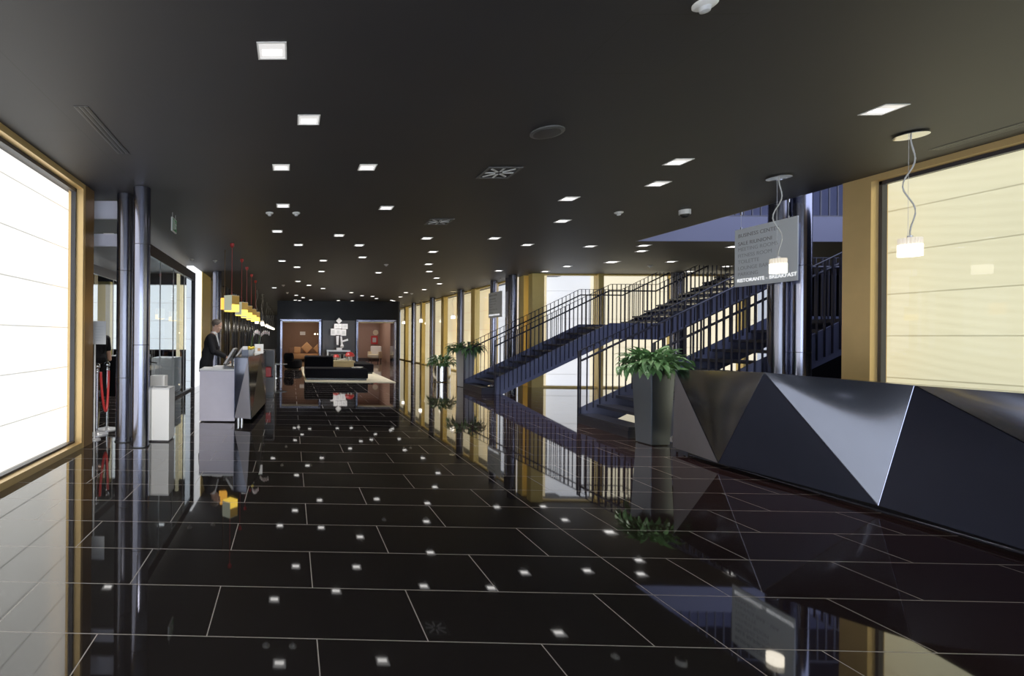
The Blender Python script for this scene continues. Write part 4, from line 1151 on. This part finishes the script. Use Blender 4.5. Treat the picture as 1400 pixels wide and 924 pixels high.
o.data.transform(Matrix.Translation((-.004, 0, 0)))
cl = MB().lathe([(.066, 1.535), (.063, 1.585), (.058, 1.585), (.058, 1.535)], .088, 0, 28).build('shirt_collar', M['shirt'], pr, True)
o = MB().prism([(-.022, 1.54), (.022, 1.54), (.016, 1.51), (.03, 1.33), (0, 1.29), (-.03, 1.33), (-.016, 1.51)], 'x', 0, .010).build('tie', M['tie'], pr)
o.data.transform(Matrix.Translation((.174, 0, 0)) @ Matrix.Translation((0, 0, 1.4)) @ Matrix.Rotation(-.22, 4, 'Y') @ Matrix.Translation((0, 0, -1.4)))
# visitor in the vestibule, mostly hidden by the notice; bare bent forearm shows
J2 = dict(J)
J2.update({'pelvis': ((0, 0, .95), (.11, .15)), 'waist': ((0, 0, 1.10), (.10, .14)), 'chest': ((.0, 0, 1.33), (.11, .16)), 'neckbase': ((.01, 0, 1.48), (.055, .06)), 'neck': ((.02, 0, 1.55), (.05, .05)),
           'lsh': ((0, .185, 1.42), .058), 'lel': ((.02, .24, 1.0), .043), 'lwr': ((.14, .16, 1.2), .028), 'rsh': ((0, -.185, 1.42), .058), 'rel': ((.0, -.25, .93), .045), 'rwr': ((.10, -.20, 1.14), .030),
           'lhip': ((0, .095, .88), .09), 'lkn': ((.02, .1, .49), .06), 'lan': ((0, .1, .09), .04), 'rhip': ((0, -.095, .88), .09), 'rkn': ((.02, -.1, .49), .06), 'ran': ((0, -.1, .09), .04), 'ltoe': ((.15, .11, .035), .032), 'rtoe': ((.15, -.11, .035), .032)})
person('person in dark clothes standing behind the notice stand, bare forearm bent', (-4.42, 11.05, 0), PI*.75, J2, ((.05, 0, 1.64), .1), {'l': ((.3, -.3, .8), (-.8, 0, .3)), 'r': ((.4, .2, .8), (-.8, 0, .3))}, M['hair'], 'short', False)

# ------------------------------------------------------------------ lights, world, camera
def area(name, loc, size, power, col=(1, 1, 1), rot=(0, 0, 0), sy=None):
    l = bpy.data.lights.new(name, 'AREA'); l.energy = power; l.color = col; l.size = size
    if sy: l.shape = 'RECTANGLE'; l.size_y = sy
    o = bpy.data.objects.new(name, l); COL.objects.link(o); o.location = loc; o.rotation_euler = rot
    return o
def point(name, loc, power, col, r=.05):
    l = bpy.data.lights.new(name, 'POINT'); l.energy = power; l.color = col; l.shadow_soft_size = r
    o = bpy.data.objects.new(name, l); COL.objects.link(o); o.location = loc
    return o
struct('fill_panel_lounge', MB().box(.1, 1.6, 28.6, 30.0, 2.86, 2.895), emis('lounge_fill_glow', (1, .76, .54), 4.0))  # unseen glowing panel added to light the lounge
struct('fill_panel_corridor', MB().box(3.6, 5.2, 28.6, 31.0, 2.86, 2.895), emis('corridor_fill_glow', (1, .80, .66), 2.2))  # another added panel above the door head, brightens the corridor
def spot(x, y, power, ang=95, z=H-.02, aim=None):
    l = bpy.data.lights.new('downlight_and_fill_spot', 'SPOT'); l.energy = power; l.color = (1, .95, .88); l.spot_size = math.radians(ang); l.spot_blend = .7; l.shadow_soft_size = .03
    o = bpy.data.objects.new('downlight_and_fill_spot', l); COL.objects.link(o); o.location = (x, y, z)
    if aim: o.rotation_euler = (Vector(aim)-Vector((x, y, z))).to_track_quat('-Z', 'Y').to_euler()
spot(-1.5, 4.0, 420, 34, aim=(-1.95, 7.0, .5))  # added fill without a fixture, brightens the bin and left columns
spot(-.9, 4.9, 240, 34, aim=(-1.3, 8.7, .6))  # added fill for the counter end panel and receptionist
spot(.3, 8.0, 130, 40, aim=(-.75, 10.0, 1.3))  # added fill to lift the flowers on the counter top
for x, y in ((-3.6, 9.5), (-3.9, 11.3), (-3.4, 12.7)):
    spot(x, y, 150)
for x, y, pw in ((5.2, 18.6, 180), (6.6, 21.2, 260), (6.6, 25.3, 260), (.676, 18.768, 260), (2.686, 21.749, 260), (2.567, 25.2, 260), (2.681, 14.993, 160), (-.257, 12.767, 160), (-.28, 9.178, 120), (5.021, 10.436, 120), (4.589, 8.32, 120), (5.465, 17.99, 200), (.45, 26.4, 120), (4.689, 6.318, 90)):  # entries away from a fixture are added fill for pillars, hall and sculpture
    spot(x, y, pw)
w = bpy.data.worlds.new('World'); scene.world = w; w.use_nodes = True
w.node_tree.nodes['Background'].inputs[0].default_value = (.75, .82, 1.0, 1); w.node_tree.nodes['Background'].inputs[1].default_value = .6

F_PX, PX, PY, YAW, ROLL = 661.0, 382.0, 460.0, 16/661.0, .008
cam = bpy.data.cameras.new('Camera'); co = bpy.data.objects.new('Camera', cam); COL.objects.link(co)
cam.sensor_fit = 'HORIZONTAL'; cam.sensor_width = 36; cam.lens = F_PX/1400*36
cam.shift_x = (700-PX)/1400; cam.shift_y = -(462-PY)/1400
cam.clip_end = 200; cam.clip_start = .05
fw = Vector((-math.sin(YAW), math.cos(YAW), 0)); r0 = Vector((math.cos(YAW), math.sin(YAW), 0)); u0 = Vector((0, 0, 1))
r = r0*math.cos(ROLL)+u0*math.sin(ROLL); u = -r0*math.sin(ROLL)+u0*math.cos(ROLL)
mw = Matrix.Identity(4)
for i in range(3): mw[i][0] = r[i]; mw[i][1] = u[i]; mw[i][2] = -fw[i]
mw.translation = Vector((0, 0, 1.5))
co.matrix_world = mw
scene.camera = co

scene.view_settings.view_transform = 'Standard'
try: scene.view_settings.look = 'None'
except Exception: pass
scene.view_settings.exposure = 0.1; scene.view_settings.gamma = 1.25
c = scene.cycles
try:
    c.use_denoising = True
    c.max_bounces = 8; c.diffuse_bounces = 3; c.glossy_bounces = 5; c.transparent_max_bounces = 12
    c.sample_clamp_indirect = 6.0; c.caustics_reflective = False; c.caustics_refractive = False
    c.use_light_tree = True
except Exception as ex: print(ex)
